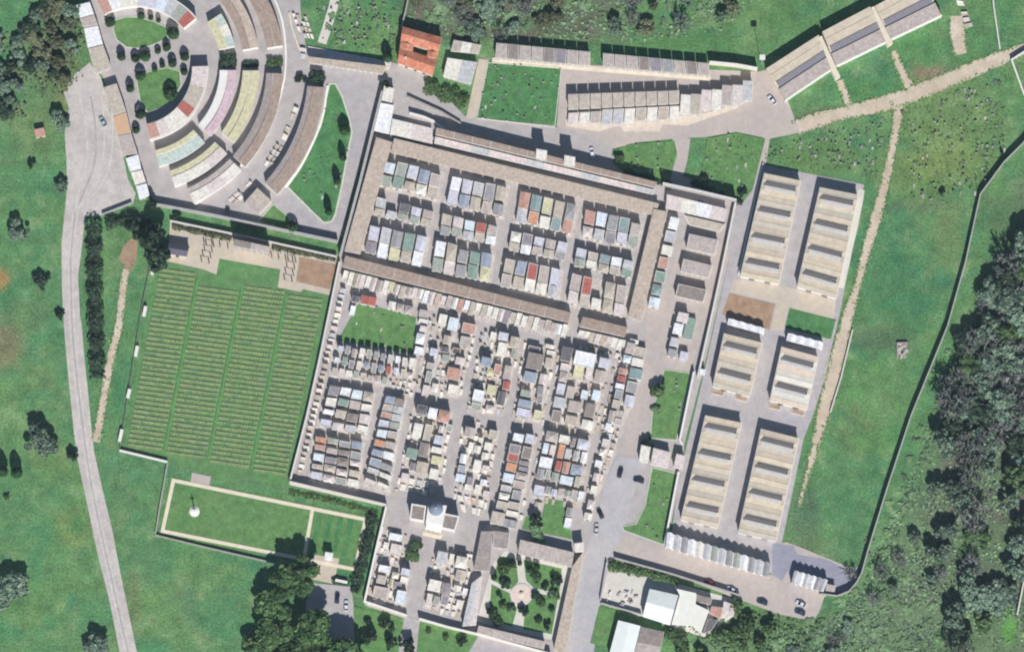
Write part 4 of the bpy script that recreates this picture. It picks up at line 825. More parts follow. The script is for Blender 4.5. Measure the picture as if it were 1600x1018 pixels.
tag(extra.build("small_graves", [PAL[k][1] for k in "cktpsq"]), kind="stuff")
# low grave markers scattered over the grassy plots
mk = MB()
for poly, n in (([(1412, 180), (1560, 120), (1575, 250), (1525, 305), (1420, 315)], 110), ([(1205, 226), (1385, 190), (1370, 272), (1200, 250)], 70), (L5, 14), (L6, 22), (L4, 40), ([(1040, 590), (1074, 592), (1052, 680), (1026, 680)], 6), ([(1020, 740), (1052, 745), (1030, 840), (1000, 830)], 8), (L9, 14), ([(500, 10), (610, 5), (606, 84), (525, 66)], 50), (L2, 20)):
    xs, ys = [p[0] for p in poly], [p[1] for p in poly]; k = 0
    while k < n:
        x, y = rnd.uniform(min(xs), max(xs)), rnd.uniform(min(ys), max(ys)); c_ = False; j = len(poly) - 1
        for i in range(len(poly)):
            if (poly[i][1] > y) != (poly[j][1] > y) and x < (poly[j][0] - poly[i][0]) * (y - poly[i][1]) / (poly[j][1] - poly[i][1]) + poly[i][0]: c_ = not c_
            j = i
        if not c_: k += .2; continue
        k += 1; p = P(x, y); big = rnd.random() < .3; m_ = rnd.choice((0, 1, 1, 2, 3, 4, 4)); a = rnd.uniform(-.5, .1)
        mk.box(p.x, p.y, .1, rnd.uniform(.5, .9), rnd.uniform(1.0, 1.8) if big else .25, .3 if big else rnd.uniform(.6, 1.2), a, m_)
tag(mk.build("grave_markers", [PAL[k][1] for k in "svgtd"]), kind="stuff")
# ---------------------------------------------------------------- war graves: headstones in long rows
hm = mat("headstone_stone", (200, 198, 180), .1, 1, .1)
def hs_mesh():
    mb = MB(); n = 5
    pr = [(-.24, 0), (.24, 0), (.24, .78)] + [(.24 * math.cos(math.pi * i / n), .78 + .07 * math.sin(math.pi * i / n)) for i in range(1, n)] + [(-.24, .78)]
    f = [(x, -.09, z) for x, z in pr]; b = [(x, .09, z) for x, z in pr]
    mb.poly(f); mb.poly(b[::-1])
    for i in range(len(pr)):
        j = (i + 1) % len(pr); mb.poly([f[j], f[i], b[i], b[j]])
    return mb
cols = ((.02, .230), (.255, .492), (.516, .752), (.776, .975)); NR = 37; first = None; rest = MB(); plants = []; beds = MB(); BZ = layer(Z3); proto = hs_mesh()
spots = []
for ci, (u0, u1) in enumerate(cols):
    for j in range(NR):
        v = (j + 1.5) / (NR + 1.5)
        if ci == 1 and j < 2: continue
        a, b = bil(FQ, u0, v), bil(FQ, u1, v); b = (b[0], a[1] + (b[0] - a[0]) * .135)
        n = 14 if ci != 1 else 15
        row = []
        for i in range(n):
            if rnd.random() < .03: continue
            t = (i + .5) / n; row.append(P(lerp(a[0], b[0], t), lerp(a[1], b[1], t)))
        spots.append((ci, j, row)); A, B = P(*a), P(*b); off = Vector((0, -.42))
        ns = 9; bw = [rnd.uniform(.7, 1.5) for _ in range(ns + 1)]
        L_, R_ = ribbon([lerp(A, B, k / ns) + off + Vector((0, rnd.uniform(-.16, .16))) for k in range(ns + 1)], bw)
        for k in range(ns):
            if rnd.random() > .1: beds.poly([(*L_[k], BZ), (*R_[k], BZ), (*R_[k + 1], BZ), (*L_[k + 1], BZ)])
        for k in range(int((B - A).length * .9)):
            p = lerp(A, B, rnd.random()) + off * .5 + Vector((0, rnd.uniform(-.3, .3))); plants.append((p.x, p.y, rnd.uniform(.12, .4)))
CN = ("left column", "second column", "third column", "right column")
for ci, j, row in spots:
    inv = NR - 1 - j
    for i, p in enumerate(row):
        if inv < 5:
            if first is None: first = proto.build("headstone", hm); o = first
            else: o = first.copy(); COL.objects.link(o)
            o.location = (p.x, p.y, 0); o.rotation_euler = (0, 0, -.13)
            tag(o, f"pale headstone, {nth(i)} from left, {'lowest row' if inv == 0 else nth(inv) + ' row from bottom'}, {CN[ci]} of the graves lawn", "headstone", "headstones in the lowest rows of the war graves lawn")
        else:
            k0 = len(rest.v); rest.v += [(x + p.x, y + p.y, z) for x, y, z in proto.v]; rest.f += [[k0 + q_ for q_ in f] for f in proto.f]; rest.m += proto.m
tag(rest.build("headstones", hm), kind="stuff")
o = beds.build("planting_beds", mat("planted_bed", (122, 148, 84), .34, .8, .4, bump=.6, bscale=4, rgb2=(128, 148, 104), s2=.12))
for p in o.data.polygons:
    if p.normal.z < 0: p.flip()
tag(o, kind="structure")
# ---------------------------------------------------------------- houses, chapel, workshop
TILE = mat("orange_roof_tiles", (186, 108, 86), .25, .8, .25, rgb2=(210, 150, 122), s2=.25)
SLATE = mat("slate_roofing", (96, 95, 108), .12, .8, .1)
def gabled(mb, L, z, rise, axis=0, m=0, mg=1):
    """pitched roof over a quad; axis 0: ridge along the first edge, 1: across"""
    L = [Vector(p) for p in L]
    if axis == 0: a, b = (L[0] + L[3]) / 2, (L[1] + L[2]) / 2; A = [(*p, z) for p in L]; ra, rb = (*a, z + rise), (*b, z + rise); fs = ([A[0], ra, rb, A[1]][::-1], [A[3], A[2], rb, ra]); gs = ([A[0], A[3], ra], [A[2], A[1], rb])
    else: a, b = (L[0] + L[1]) / 2, (L[3] + L[2]) / 2; A = [(*p, z) for p in L]; ra, rb = (*a, z + rise), (*b, z + rise); fs = ([A[0], A[3], rb, ra], [A[2], A[1], ra, rb]); gs = ([A[1], A[0], ra], [A[3], A[2], rb])
    for f in fs: mb.poly(f, m)
    for g in gs: mb.poly(g, mg)
# orange tiled house with a small courtyard
q = [(629, 41), (691, 58), (676, 118), (621, 98)]; c, L = local(q, 6.0); L = [Vector(p) for p in L]
r = thing("courtyard_house", c, "house with orange tiled roof round a small dark courtyard", "house")
mb = MB()
for a in (cell(L, .02, .98, .02, .40), cell(L, .02, .98, .58, .98), cell(L, .02, .34, .40, .58), cell(L, .74, .98, .40, .58)): mb.prism([Vector(p) for p in a], -.2, 5.0)
mb.build("wall", CREAM, r)
for a, ax in ((cell(L, 0, 1, 0, .41), 0), (cell(L, 0, 1, .57, 1), 0), (cell(L, 0, .35, .41, .57), 1), (cell(L, .73, 1, .41, .57), 1)):
    mb = MB(); mb.prism([Vector(p) for p in a], 5.0, 5.15, 1, bottom=True); gabled(mb, a, 5.16, 1.3 if ax == 0 else .9, ax); mb.build("roof", [TILE, CREAM], r)
mb = MB(); p = bil(L, .2, .8); mb.box(p[0], p[1], 5.2, .7, .7, 1.7); mb.build("chimney", CREAM, r)
for u in (.25, .5, .75):
    p = bil(L, u, .985); mb = MB(); mb.box(p[0], p[1], 1.2, 1.1, .5, 1.5, -.27); mb.build("window", GLASS, r)
niche_block([(699, 90), (746, 97), (736, 132), (692, 120)], 3.6, "pale flat roofed outbuilding right of the orange house", ["c", "s"], CREAM, 2, 0, .3, "outbuilding", "outbuilding")
niche_block([(709, 62), (752, 70), (748, 84), (704, 80)], 3.0, "mottled low outbuilding north east of the orange house", ["p", "c", "t"], CREAM, 3, 0, .2, "outbuilding", "outbuilding")
# slate house by the terrace
q = [(264, 379), (296, 384), (292, 401), (261, 396)]; c, L = local(q, 4.0); r = thing("slate_house", c, "small house with dark slate roof beside the war graves lawn", "house")
mb = MB(); mb.prism(inset(L, .3), -.2, 3.4); mb.build("wall", CREAM, r); mb = MB(); mb.prism(L, 3.4, 3.5, 1, bottom=True); gabled(mb, L, 3.51, 1.2, 0); mb.build("roof", [SLATE, CREAM], r)
p = bil(L, .5, .98); mb = MB(); mb.box(p[0], p[1], 0, 1, .7, 2.1, -.15); mb.build("door", BRONZE, r)
# memorial hall of the terrace: tall, throws the long shadow
niche_block([(366, 373), (422, 385), (420, 395), (364, 384)], 11.0, "tall narrow memorial hall with brownish roof above the war graves lawn", ["b", "p"], mat("salmon_render", (222, 186, 160), .08, .5, .06), 2, 0, .3, "memorial_hall", "hall")
# workshop and sheds
q = [(1015, 919), (1060, 929), (1047, 976), (1004, 962)]; c, L = local(q, 5.0); r = thing("workshop", c, "big white gabled workshop by the lower road", "workshop")
mb = MB(); mb.prism(inset(L, .25), -.2, 4.4); mb.build("wall", WHITE, r); mb = MB(); mb.prism(L, 4.4, 4.5, 1, bottom=True); gabled(mb, L, 4.51, 1.3, 0); mb.build("roof", [mat("white_sheet_roof", (230, 234, 230), .05, .6, .04), WHITE], r)
W = [P(x, y, 4.6) for x, y in ((1057, 919), (1088, 926), (1087, 943), (1108, 953), (1095, 989), (1081, 976), (1049, 975), (1062, 929))]; c = cen(W); r = thing("workshop_annex", c, "white angular flat roofed hall joined to the gabled workshop", "workshop")
for nm, z0, z1, m_, d in (("wall", -.2, 4.2, WHITE, 0), ("roof", 4.2, 4.6, mat("white_flat_roof", (232, 230, 220), .07, .5, .05), 0)):
    mb = MB(); pts = [p - c for p in W]; mb.prism(pts if nm == "roof" else [p * .98 for p in pts], z0, z1); mb.build(nm, m_, r, tri=True)
q = [(966, 968), (1001, 977), (988, 1030), (951, 1024)]; c, L = local(q, 4.6); r = thing("shed", c, "white roofed shed at the bottom edge beside the brown one", "shed")
mb = MB(); mb.prism(inset(L, .2), -.2, 4.0); mb.build("wall", WHITE, r); mb = MB(); mb.prism(L, 4.0, 4.1, 1, bottom=True); gabled(mb, L, 4.11, .5, 1); mb.build("roof", [MATS["white_sheet_roof"], WHITE], r)
niche_block([(1002, 978), (1038, 986), (1028, 1034), (989, 1028)], 4.3, "brown roofed shed at the bottom edge, right of the white one", ["b", "p"], CREAM, 2, 1, .2, "shed", "shed")
niche_block([(1088, 928), (1113, 934), (1110, 944), (1087, 940)], 3.2, "brown lean-to roof north of the white hall", ["b"], CREAM, 1, 1, .15, "lean_to", "shed")
niche_block([(1112, 946), (1130, 948), (1126, 966), (1108, 958)], 3.0, "red roofed lean-to right of the white hall", ["m"], CREAM, 1, 1, .15, "lean_to", "shed")
niche_block([(1131, 938), (1150, 945), (1146, 962), (1128, 962)], 2.8, "pinkish lean-to at the corner of the garden wall", ["k"], CREAM, 1, 1, .15, "lean_to", "shed")
niche_block([(1106, 966), (1122, 968), (1112, 984), (1098, 990)], 2.6, "slate blue sheet roof behind the white hall", ["d"], CREAM, 1, 1, .15, "lean_to", "shed")
sheet("mason_yard", [(950, 884), (1010, 898), (1150, 936), (1146, 962), (1100, 995), (1000, 962), (938, 940)], Z3, PALE)
sheet("verge", [(936, 946), (962, 952), (948, 1010), (922, 1004)], Z4, LAWN)
for i in range(16):
    x, y = rnd.uniform(946, 994), rnd.uniform(918, 948); sx, sy, sz = rnd.uniform(.8, 2), rnd.uniform(.5, 1.3), rnd.uniform(.3, 1.3)
    p = P(x, y); r = thing("stone_block", (p.x, p.y), f"{rnd.choice(('white', 'pale', 'cream'))} stone block, {nth(i)} of the loose ones in the mason's yard", "stone", "stone blocks in the mason's yard")
    a = rnd.uniform(0, 3); mb = MB(); mb.box(0, 0, 0, sx, sy, sz, a); mb.build("block", rnd.choice([WHITE, LTRIM, GREYW, PAL["p"][1]]), r); mb = MB(); mb.box(0, .1, sz, sx * .6, sy * .5, .2, a); mb.build("offcut", GREYW, r)
# domed chapel
c = P(680, 808, 0); r = thing("chapel", c, "domed chapel with two brown roofed wings and a white front", "chapel"); A = -.21
def cq(q, h): return [p - c for p in world(q, h)]
LW, RW = [(643, 786), (666, 790), (663, 814), (640, 810)], [(693, 801), (718, 806), (711, 829), (689, 824)]
MN = [(668, 790), (700, 786), (694, 812), (690, 824), (664, 816)]
for q_ in (LW, RW):
    L = cq(q_, 6.5); mb = MB(); mb.prism(inset(L, .2), -.2, 6.1); mb.build("wall", WHITE, r)
    mb = MB(); mb.prism(L, 6.1, 6.4, bottom=True); I = inset(L, .55)
    for i in range(4): mb.prism([L[i], L[(i + 1) % 4], I[(i + 1) % 4], I[i]], 6.4, 6.75)
    mb.build("parapet", WHITE, r); mb = MB(); mb.prism(I, 6.4, 6.5); mb.build("roof", PAL["b"][1], r)
L = cq([(669, 789), (698, 789), (691, 820), (665, 815)], 8); mb = MB(); mb.prism(L, -.2, 8.0); mb.build("nave", WHITE, r)
d = P(681, 794, 9) - c; mb = MB(); n = 16; prof = [(2.7, 8.0), (2.7, 8.8), (2.85, 8.9), (2.6, 9.7), (2.0, 10.5), (1.2, 11.1), (.4, 11.4)]
for (r0, z0), (r1, z1) in zip(prof, prof[1:]):
    for i in range(n):
        a0, a1 = 2 * math.pi * i / n, 2 * math.pi * (i + 1) / n
        mb.poly([(d.x + r0 * math.cos(a0), d.y + r0 * math.sin(a0), z0), (d.x + r0 * math.cos(a1), d.y + r0 * math.sin(a1), z0), (d.x + r1 * math.cos(a1), d.y + r1 * math.sin(a1), z1), (d.x + r1 * math.cos(a0), d.y + r1 * math.sin(a0), z1)])
o = mb.build("dome", mat("slate_dome", (128, 138, 156), .1, 1, .1), r); mb = MB(); mb.tube((d.x, d.y, 11.3), (d.x, d.y, 12.3), .35, .1); mb.build("finial", WHITE, o)
L = cq([(668, 815), (692, 821), (689, 832), (664, 826)], 4.6); mb = MB(); mb.prism(L, 4.2, 4.6, bottom=True); mb.build("porch_roof", WHITE, r)
for u in (.06, .35, .65, .94):
    p = bil(L, u, .92); mb = MB(); mb.tube((p[0], p[1], 0), (p[0], p[1], 4.2), .22, .18, 8); mb.build("column", WHITE, r)
L = cq([(662, 828), (692, 835), (688, 842), (659, 835)], .3); mb = MB(); mb.prism(L, 0, .3); mb.prism(inset(L, .5), .3, .5); mb.build("step", CREAM, r)
# cross monument, shelter, fountain
p = P(304, 799); r = thing("cross_monument", p, "tall stone cross on a round white base in the memorial lawn", "monument")
mb = MB(); n = 8
for rr, z0, z1 in ((2.1, 0, .3), (1.6, .3, .6), (1.1, .6, .95)): mb.prism([(rr * math.cos(2 * math.pi * i / n), rr * math.sin(2 * math.pi * i / n)) for i in range(n)], z0, z1)
mb.build("base", WHITE, r); mb = MB(); mb.tube((0, 0, .95), (0, 0, 6.2), .28, .18, 8); mb.build("shaft", WHITE, r); mb = MB(); mb.box(0, 0, 4.7, 1.8, .24, .32); mb.build("cross_arm", WHITE, r); mb = MB(); mb.box(0, -.28, 2.8, .12, .06, 2.4); mb.box(0, -.28, 4.8, .45, .06, .1); mb.build("sword", BRONZE, r)
niche_block([(508, 861), (521, 863), (519, 876), (506, 874)], 4.2, "small white shelter at the gate of the memorial lawn", ["w"], WHITE, 1, 1, .2, "shelter", "shelter")
wall([(486, 900), (489, 914)], .8, 1.6, "white gate pier left of the memorial entrance", WHITE, WHITE, "gate_pier", "pier")
wall([(524, 906), (543, 910)], .9, 1.6, "white bench wall right of the memorial entrance", WHITE, WHITE, "bench_wall", "wall")
sheet("garden_floor", [(790, 860), (893, 886), (866, 1000), (762, 975), (745, 970), (770, 880)], Z3, PALE)
for i, q_ in enumerate(([(780, 868), (806, 872), (810, 908), (798, 920), (770, 906)], [(818, 874), (878, 888), (874, 926), (834, 918), (822, 906)], [(768, 912), (796, 926), (800, 940), (808, 950), (800, 978), (764, 966)], [(834, 926), (872, 932), (862, 990), (818, 982), (820, 950)])):
    sheet("garden_lawn", q_, Z4, LAWN)
p = P(815, 928); r = thing("fountain_circle", p, "round pink paved circle with a small fountain in the garden court", "fountain")
ring = lambda rr, n=24: [(rr * math.cos(2 * math.pi * i / n), rr * math.sin(2 * math.pi * i / n)) for i in range(n)]
mb = MB(); mb.prism(ring(4.3), 0, .36); mb.build("kerb_ring", LTRIM, r); mb = MB(); mb.prism(ring(3.9), .3, .42); mb.build("paving", mat("rose_paving", (222, 202, 190), .12, 1.2, .12), r)
mb = MB(); mb.prism(ring(1.1, 12), .42, .9); mb.prism(ring(.3, 8), .9, 1.7); mb.build("basin", CREAM, r)
# small white mast-top sign north of the diagonal blocks
p = P(1189, 100); r = thing("lamp_mast", p, "white topped lamp mast standing behind the northern yard wall", "lamp mast")
mb = MB(); mb.tube((0, 0, 0), (0, 0, 14), .16, .1, 8); mb.build("pole", GREYW, r); mb = MB(); mb.box(0, 0, 14, 2.2, 2.0, .5); mb.box(0, 0, 13.6, 1.2, 1.0, .4); mb.build("lamp_head", WHITE, r)
p = P(63, 209); r = thing("hut", p, "small pink roofed hut in the western meadow", "hut"); mb = MB(); mb.box(0, 0, 0, 3.6, 3.0, 2.3, .2); mb.build("wall", CREAM, r)
mb = MB(); mb.box(0, 0, 2.3, 4.0, 3.4, .25, .2); mb.build("roof", PAL["m"][1], r); mb = MB(); mb.box(.3, -1.5, 0, .9, .12, 2, .2); mb.build("door", BRONZE, r)
p = P(1410, 548); r = thing("ruin", p, "weathered grey stone ruin standing in the eastern meadow", "ruin")
mb = MB()
for i in range(14): mb.box(rnd.uniform(-1.6, 1.6), rnd.uniform(-2.8, 2.8), 0, rnd.uniform(.6, 1.8), rnd.uniform(.6, 1.8), rnd.uniform(.3, 1.4), rnd.uniform(0, 3))
mb.build("rubble", PAL["p"][1], r); mb = MB(); extrude_line(mb, [Vector((-2, -3)), Vector((-2, 3)), Vector((2, 3))], .5, 0, 1.2); mb.build("wall_stub", STONEW, r)
# pergolas of the terrace
PW = mat("pergola_timber", (150, 134, 118), .2, 1, .2)
for i, (q_, lb) in enumerate((([(318, 368), (362, 378), (360, 390), (315, 380)], "pergola left of the memorial hall"), ([(424, 390), (464, 399), (461, 411), (421, 402)], "pergola right of the memorial hall"), ([(322, 380), (336, 383), (327, 414), (313, 411)], "pergola beside the slate house"), ([(450, 404), (464, 407), (457, 443), (443, 440)], "pergola left of the bare earth plot"))):
    c, L = local(q_, 2.8); L = [Vector(p) for p in L]; r = thing("pergola", c, "open timber " + lb, "pergola", "terrace pergolas"); ax = 0 if i < 2 else 1
    for k in range(4):
        for e in (.08, .92):
            p = bil(L, (k + .3) / 3.6 if ax == 0 else e, e if ax == 0 else (k + .3) / 3.6); mb = MB(); mb.box(p[0], p[1], 0, .35, .35, 2.6, -.2); mb.build("post", STONEW, r)
        u = (k + .3) / 3.6; a, b = (bil(L, u, 0), bil(L, u, 1)) if ax == 0 else (bil(L, 0, u), bil(L, 1, u)); mb = MB(); extrude_line(mb, [Vector(a), Vector(b)], .10, 2.6, 2.75); mb.build("beam", PW, r)

# ---------------------------------------------------------------- cars
def car(x, y, deg, rgb, label):
    p = P(x, y); r = thing("parked_car", (p.x, p.y, .19), label, "car", "parked cars"); r.rotation_euler = (0, 0, math.radians(deg))
    nm = "paint_%d_%d_%d" % rgb; pm = mat(nm, rgb, .03, 1, .02, rough=.35, spec=.5)
    def loft(name, prof, m, o=None):
        mb = MB(); rings = []
        for xx, hw, z0, z1 in prof:
            rings.append([(xx, -hw, z0), (xx, -hw * 1.02, (z0 + z1) / 2), (xx, -hw * .9, z1), (xx, hw * .9, z1), (xx, hw * 1.02, (z0 + z1) / 2), (xx, hw, z0)])
        for a, b in zip(rings, rings[1:]):
            for i in range(6): j = (i + 1) % 6; mb.poly([a[i], b[i], b[j], a[j]][::-1])
        mb.poly(rings[0]); mb.poly(rings[-1][::-1]); return mb.build(name, m, r)
    loft("body", [(-2.1, .62, .35, .70), (-2.0, .80, .25, .86), (-1.3, .86, .22, .92), (.8, .86, .22, .90), (1.7, .82, .24, .76), (2.05, .7, .3, .66), (2.12, .5, .36, .58)], pm)
    loft("windows", [(-1.85, .66, .86, .92), (-1.2, .72, .88, 1.36), (.2, .72, .88, 1.36), (1.05, .66, .84, .90)], GLASS)
    mb = MB(); mb.prism([(-1.15, -.6), (.12, -.6), (.12, .6), (-1.15, .6)], 1.34, 1.44); mb.build("roof", pm, r)
    tm = mat("tyre_rubber", (34, 34, 36), .1, 2, .1)
    for sx in (-1.3, 1.3):
        for sy in (-.82, .82):
            mb = MB(); mb.tube((sx, sy - .1, .3), (sx, sy + .1, .3), .31, .31, 10); mb.build("wheel", tm, r)
    for sy in (-.5, .5): mb = MB(); mb.box(2.06, sy, .5, .12, .3, .14); mb.build("headlight", WHITE, r)
for a in ((161, 191, 120, (170, 190, 200), "pale blue grey car parked on the gravel yard"), (969, 738, 75, (48, 44, 62), "dark purple car at the top of the avenue"), (998, 750, 165, (52, 52, 64), "dark grey car beside the lawn at the top of the avenue"), (938, 802, 115, (46, 38, 42), "dark brown car driving on the left of the avenue"),
          (932, 826, 85, (206, 206, 200), "silver white car below the dark brown one on the avenue"), (1108, 910, 160, (150, 42, 50), "red car on the lower road beside the garden wall"), (1143, 921, 155, (226, 226, 230), "white car on the lower road right of the red one"), (1191, 940, 160, (60, 64, 78), "dark slate car in the middle of the lower road"),
          (1251, 943, 155, (214, 218, 226), "white car, upper of two side by side at the road end"), (1250, 956, 158, (62, 72, 92), "dark blue car, lower of two side by side at the road end"), (527, 934, 85, (44, 42, 60), "dark car in the parking court by the memorial gate"), (541, 946, 88, (224, 224, 228), "white car at the right edge of the parking court"),
          (925, 239, 100, (232, 232, 238), "white car in the yard behind the long gallery"), (1206, 157, 130, (230, 230, 236), "white car by the foot of the diagonal columbaria")):
    car(*a)

# ---------------------------------------------------------------- trees
LM = {"pine": leafmat("pine_foliage", (42, 72, 44), (98, 126, 76)), "dark": leafmat("dark_foliage", (34, 52, 44), (74, 94, 70)), "cypress": leafmat("cypress_foliage", (34, 62, 42), (74, 104, 64)),
      "grey": leafmat("grey_foliage", (78, 102, 88), (136, 156, 132)), "green": leafmat("green_foliage", (56, 82, 54), (104, 128, 80)), "bare": leafmat("bare_twigs", (92, 98, 96), (150, 152, 144)), "olive": leafmat("olive_foliage", (80, 88, 66), (124, 128, 98)),
      "bush": leafmat("bush_foliage", (94, 126, 88), (140, 166, 122))}
def quads(cs, ns, size, rs):
    """leaf clumps: one quad each, random turn about a loose outward normal"""
    n = len(cs); ns = ns + rs.normal(0, .45, ns.shape); ns /= np.linalg.norm(ns, axis=1, keepdims=True) + 1e-9
    t = np.cross(ns, rs.normal(0, 1, ns.shape)); t /= np.linalg.norm(t, axis=1, keepdims=True) + 1e-9; b = np.cross(ns, t)
    s = (size * rs.uniform(.6, 1.4, n))[:, None]; k = rs.uniform(.5, 1.0, n)[:, None]
    return np.stack([cs - t * s - b * s * k, cs + t * s - b * s * k * .6, cs + t * s * .7 + b * s * k, cs - t * s * .8 + b * s * k], 1).reshape(-1, 3)
def crown_mesh(kind, seed):
    """crown of radius about 1 and height about 1.6 standing on z = 0"""
    rs = np.random.RandomState(seed); me = bpy.data.meshes.new("crown"); V = []
    if kind == "cypress":
        n = 520; z = rs.beta(1.3, 1.4, n); a = rs.uniform(0, 2 * math.pi, n); R = np.power(np.sin(np.pi * np.clip(z * .84 + .12, 0, 1)), .8) * rs.uniform(.78, 1.03, n)
        cs = np.stack([R * np.cos(a), R * np.sin(a), z * 1.6], 1); ns = np.stack([np.cos(a), np.sin(a), np.full(n, .5)], 1); V = quads(cs, ns, .13, rs); f = 4
    elif kind == "bare":
        pts = []
        def branch(p, d, l, w_, lev):
            q = p + d * l; t = np.cross(d, rs.normal(0, 1, 3)); t /= np.linalg.norm(t) + 1e-9
            pts.extend([p - t * w_, p + t * w_, q + t * w_ * .55, q - t * w_ * .55])
            if lev == 0: return
            for _ in range(rs.randint(3, 5)):
                e = d + rs.normal(0, .62, 3) + np.array([0, 0, .12]); e /= np.linalg.norm(e); branch(p + d * l * rs.uniform(.45, 1), e, l * rs.uniform(.5, .78), w_ * .68, lev - 1)
        for k in range(6):
            a = k * 1.05 + rs.uniform(-.3, .3); d = np.array([math.cos(a) * .75, math.sin(a) * .75, .8]); branch(np.zeros(3), d / np.linalg.norm(d), .55, .075, 4)
        V = np.array(pts); m = np.abs(V).max(); V[:, :2] *= 1.05 / np.percentile(np.abs(V[:, :2]), 99); V[:, 2] *= 1.45 / V[:, 2].max()
    else:
        nl = {"pine": 20, "dark": 13, "grey": 20, "green": 14, "olive": 16, "bush": 11}[kind]; per = {"pine": 130, "dark": 120, "grey": 120, "green": 120, "olive": 110, "bush": 100}[kind]; size = {"pine": .10, "grey": .095, "olive": .10}.get(kind, .11)
        flat = {"pine": .55, "bush": .6}.get(kind, .85)
        for _ in range(nl):
            a = rs.uniform(0, 2 * math.pi); R = math.sqrt(rs.uniform(0, 1)) * rs.choice([.6, .78, .92]); c = np.array([R * math.cos(a), R * math.sin(a), .75 + flat * (.55 - .5 * R) * rs.uniform(.3, 1.2)]); lr = rs.uniform(.18, .46) * (1.12 - .4 * R)
            d = rs.normal(0, 1, (per, 3)); d /= np.linalg.norm(d, axis=1, keepdims=True); rr = lr * np.power(rs.uniform(.25, 1, per), .4)[:, None]
            V.append(quads(c + d * rr * np.array([1, 1, .8]), d, size, rs))
        V = np.concatenate(V); V[:, 2] -= V[:, 2].min() - .05
    nq = len(V) // 4; me.from_pydata(V.tolist(), [], np.arange(nq * 4).reshape(-1, 4).tolist()); me.materials.append(LM[kind]); return me
CROWN = {k: [crown_mesh(k, 11 * i + len(k)) for i in range(4)] for k in LM}
def trunk_mesh():
    mb = MB(); rs = random.Random(3); mb.tube((0, 0, 0), (0, 0, 1), .5, .32, 7)
    for k in range(5):
        a = k * 1.26; mb.tube((0, 0, .75), (1.6 * math.cos(a), 1.6 * math.sin(a), 1.5 + .1 * k), .24, .06, 5)
    me = bpy.data.meshes.new("trunk"); me.from_pydata(mb.v, [], mb.f); me.materials.append(BARK); return me
TRUNK = trunk_mesh(); ntree = 0
def tree(x, y, rad, h, kind, label, group=None, name="tree", cat="tree", bole=None, hs=1.0):
    """x, y: foot; rad: crown radius in survey units; h: height in metres"""
    global ntree; p = P(x, y); R = rad * MPP; r = thing(name, p, label, cat, group); r.rotation_euler = (0, 0, rnd.uniform(0, 6.28))
    b = {"cypress": .1, "bush": .02, "dark": .1, "pine": .38}.get(kind, .2) * h if bole is None else bole
    o = bpy.data.objects.new("crown", CROWN[kind][ntree % 4]); COL.objects.link(o); o.parent = r; o.location = (0, 0, b); top = 1.6 if kind == "cypress" else 1.5
    o.scale = (R, R * rnd.uniform(.9, 1.1), (h - b) / top)
    if kind != "bush":
        t = bpy.data.objects.new("trunk", TRUNK); COL.objects.link(t); t.parent = r; k = max(.18, R * .09); t.scale = (k * (1 if kind != "cypress" else .7), k, b + (h - b) * .25)
    ntree += 1; return r
# clipped cypresses of the ring
CY = [(172.6, 36, 8, 4.2), (221, 26, 6, 4), (236, 29, 4.5, 3.6), (248, 33, 4, 3.2), (271, 54, 10, 5.5), (190, 90, 7, 4.4), (212, 92, 7, 3.6), (227, 89, 8.5, 3.8), (247, 81, 5, 2.8), (261, 75, 7, 3.6), (220, 120, 8.5, 4.6), (242, 110, 4.5, 2.8), (254, 103, 4.5, 2.8), (270, 100, 7, 4), (289, 90, 7, 4), (288, 113, 6, 3.2), (204, 140, 6.5, 4.6), (267, 148, 11, 5), (220, 180, 8.5, 4.8), (213, 204, 6, 3.4), (457, 356, 9.5, 4.6)]
for i, (x, y, R, h) in enumerate(sorted(CY, key=lambda t: t[1])):
    tree(x, y, R, h, "cypress", f"{'broad' if R > 7 else 'slim'} clipped dark cypress, {nth(i)} from the top among those of the ring garden" if i < 20 else "lone clipped cypress standing on the road south of the triangular lawn", "clipped cypresses of the ring garden" if i < 20 else None, "cypress")
for i, (x, y, R, h) in enumerate(((539, 205, 9, 6), (536, 248, 6, 6.5), (527, 285, 6, 6.5), (514, 333, 6, 7))):
    tree(x, y, R, h, "cypress", f"dark cypress, {nth(i)} from the top along the triangular lawn", "cypresses along the triangular lawn", "cypress")
for i, (x0, x1, y0, y1, h, kind, lb) in enumerate(((344, 369, 84, 105, 2.6, "dark", "square dark hedge above the pink and green curved block"), (418, 441, 92, 104, 1.6, "green", "small green hedge bed above the brown curved block"), (381, 404, 98, 105, 1.2, "dark", "narrow dark hedge above the yellow curved block"))):
    mbv = []; rs = np.random.RandomState(i); n = 500; W0, W1 = P(x0, y1), P(x1, y0); cs = np.stack([rs.uniform(W0.x, W1.x, n), rs.uniform(W0.y, W1.y, n), rs.uniform(.2, h, n)], 1); c0 = cs.mean(0); c0[2] = 0
    V = quads(cs - c0, np.tile([0, 0, 1.0], (n, 1)), .4, rs); me = bpy.data.meshes.new("hedge"); me.from_pydata(V.tolist(), [], np.arange(n * 4).reshape(-1, 4).tolist()); me.materials.append(LM[kind]); o = bpy.data.objects.new("hedge", me); COL.objects.link(o); o.location = c0; tag(o, lb, "hedge")
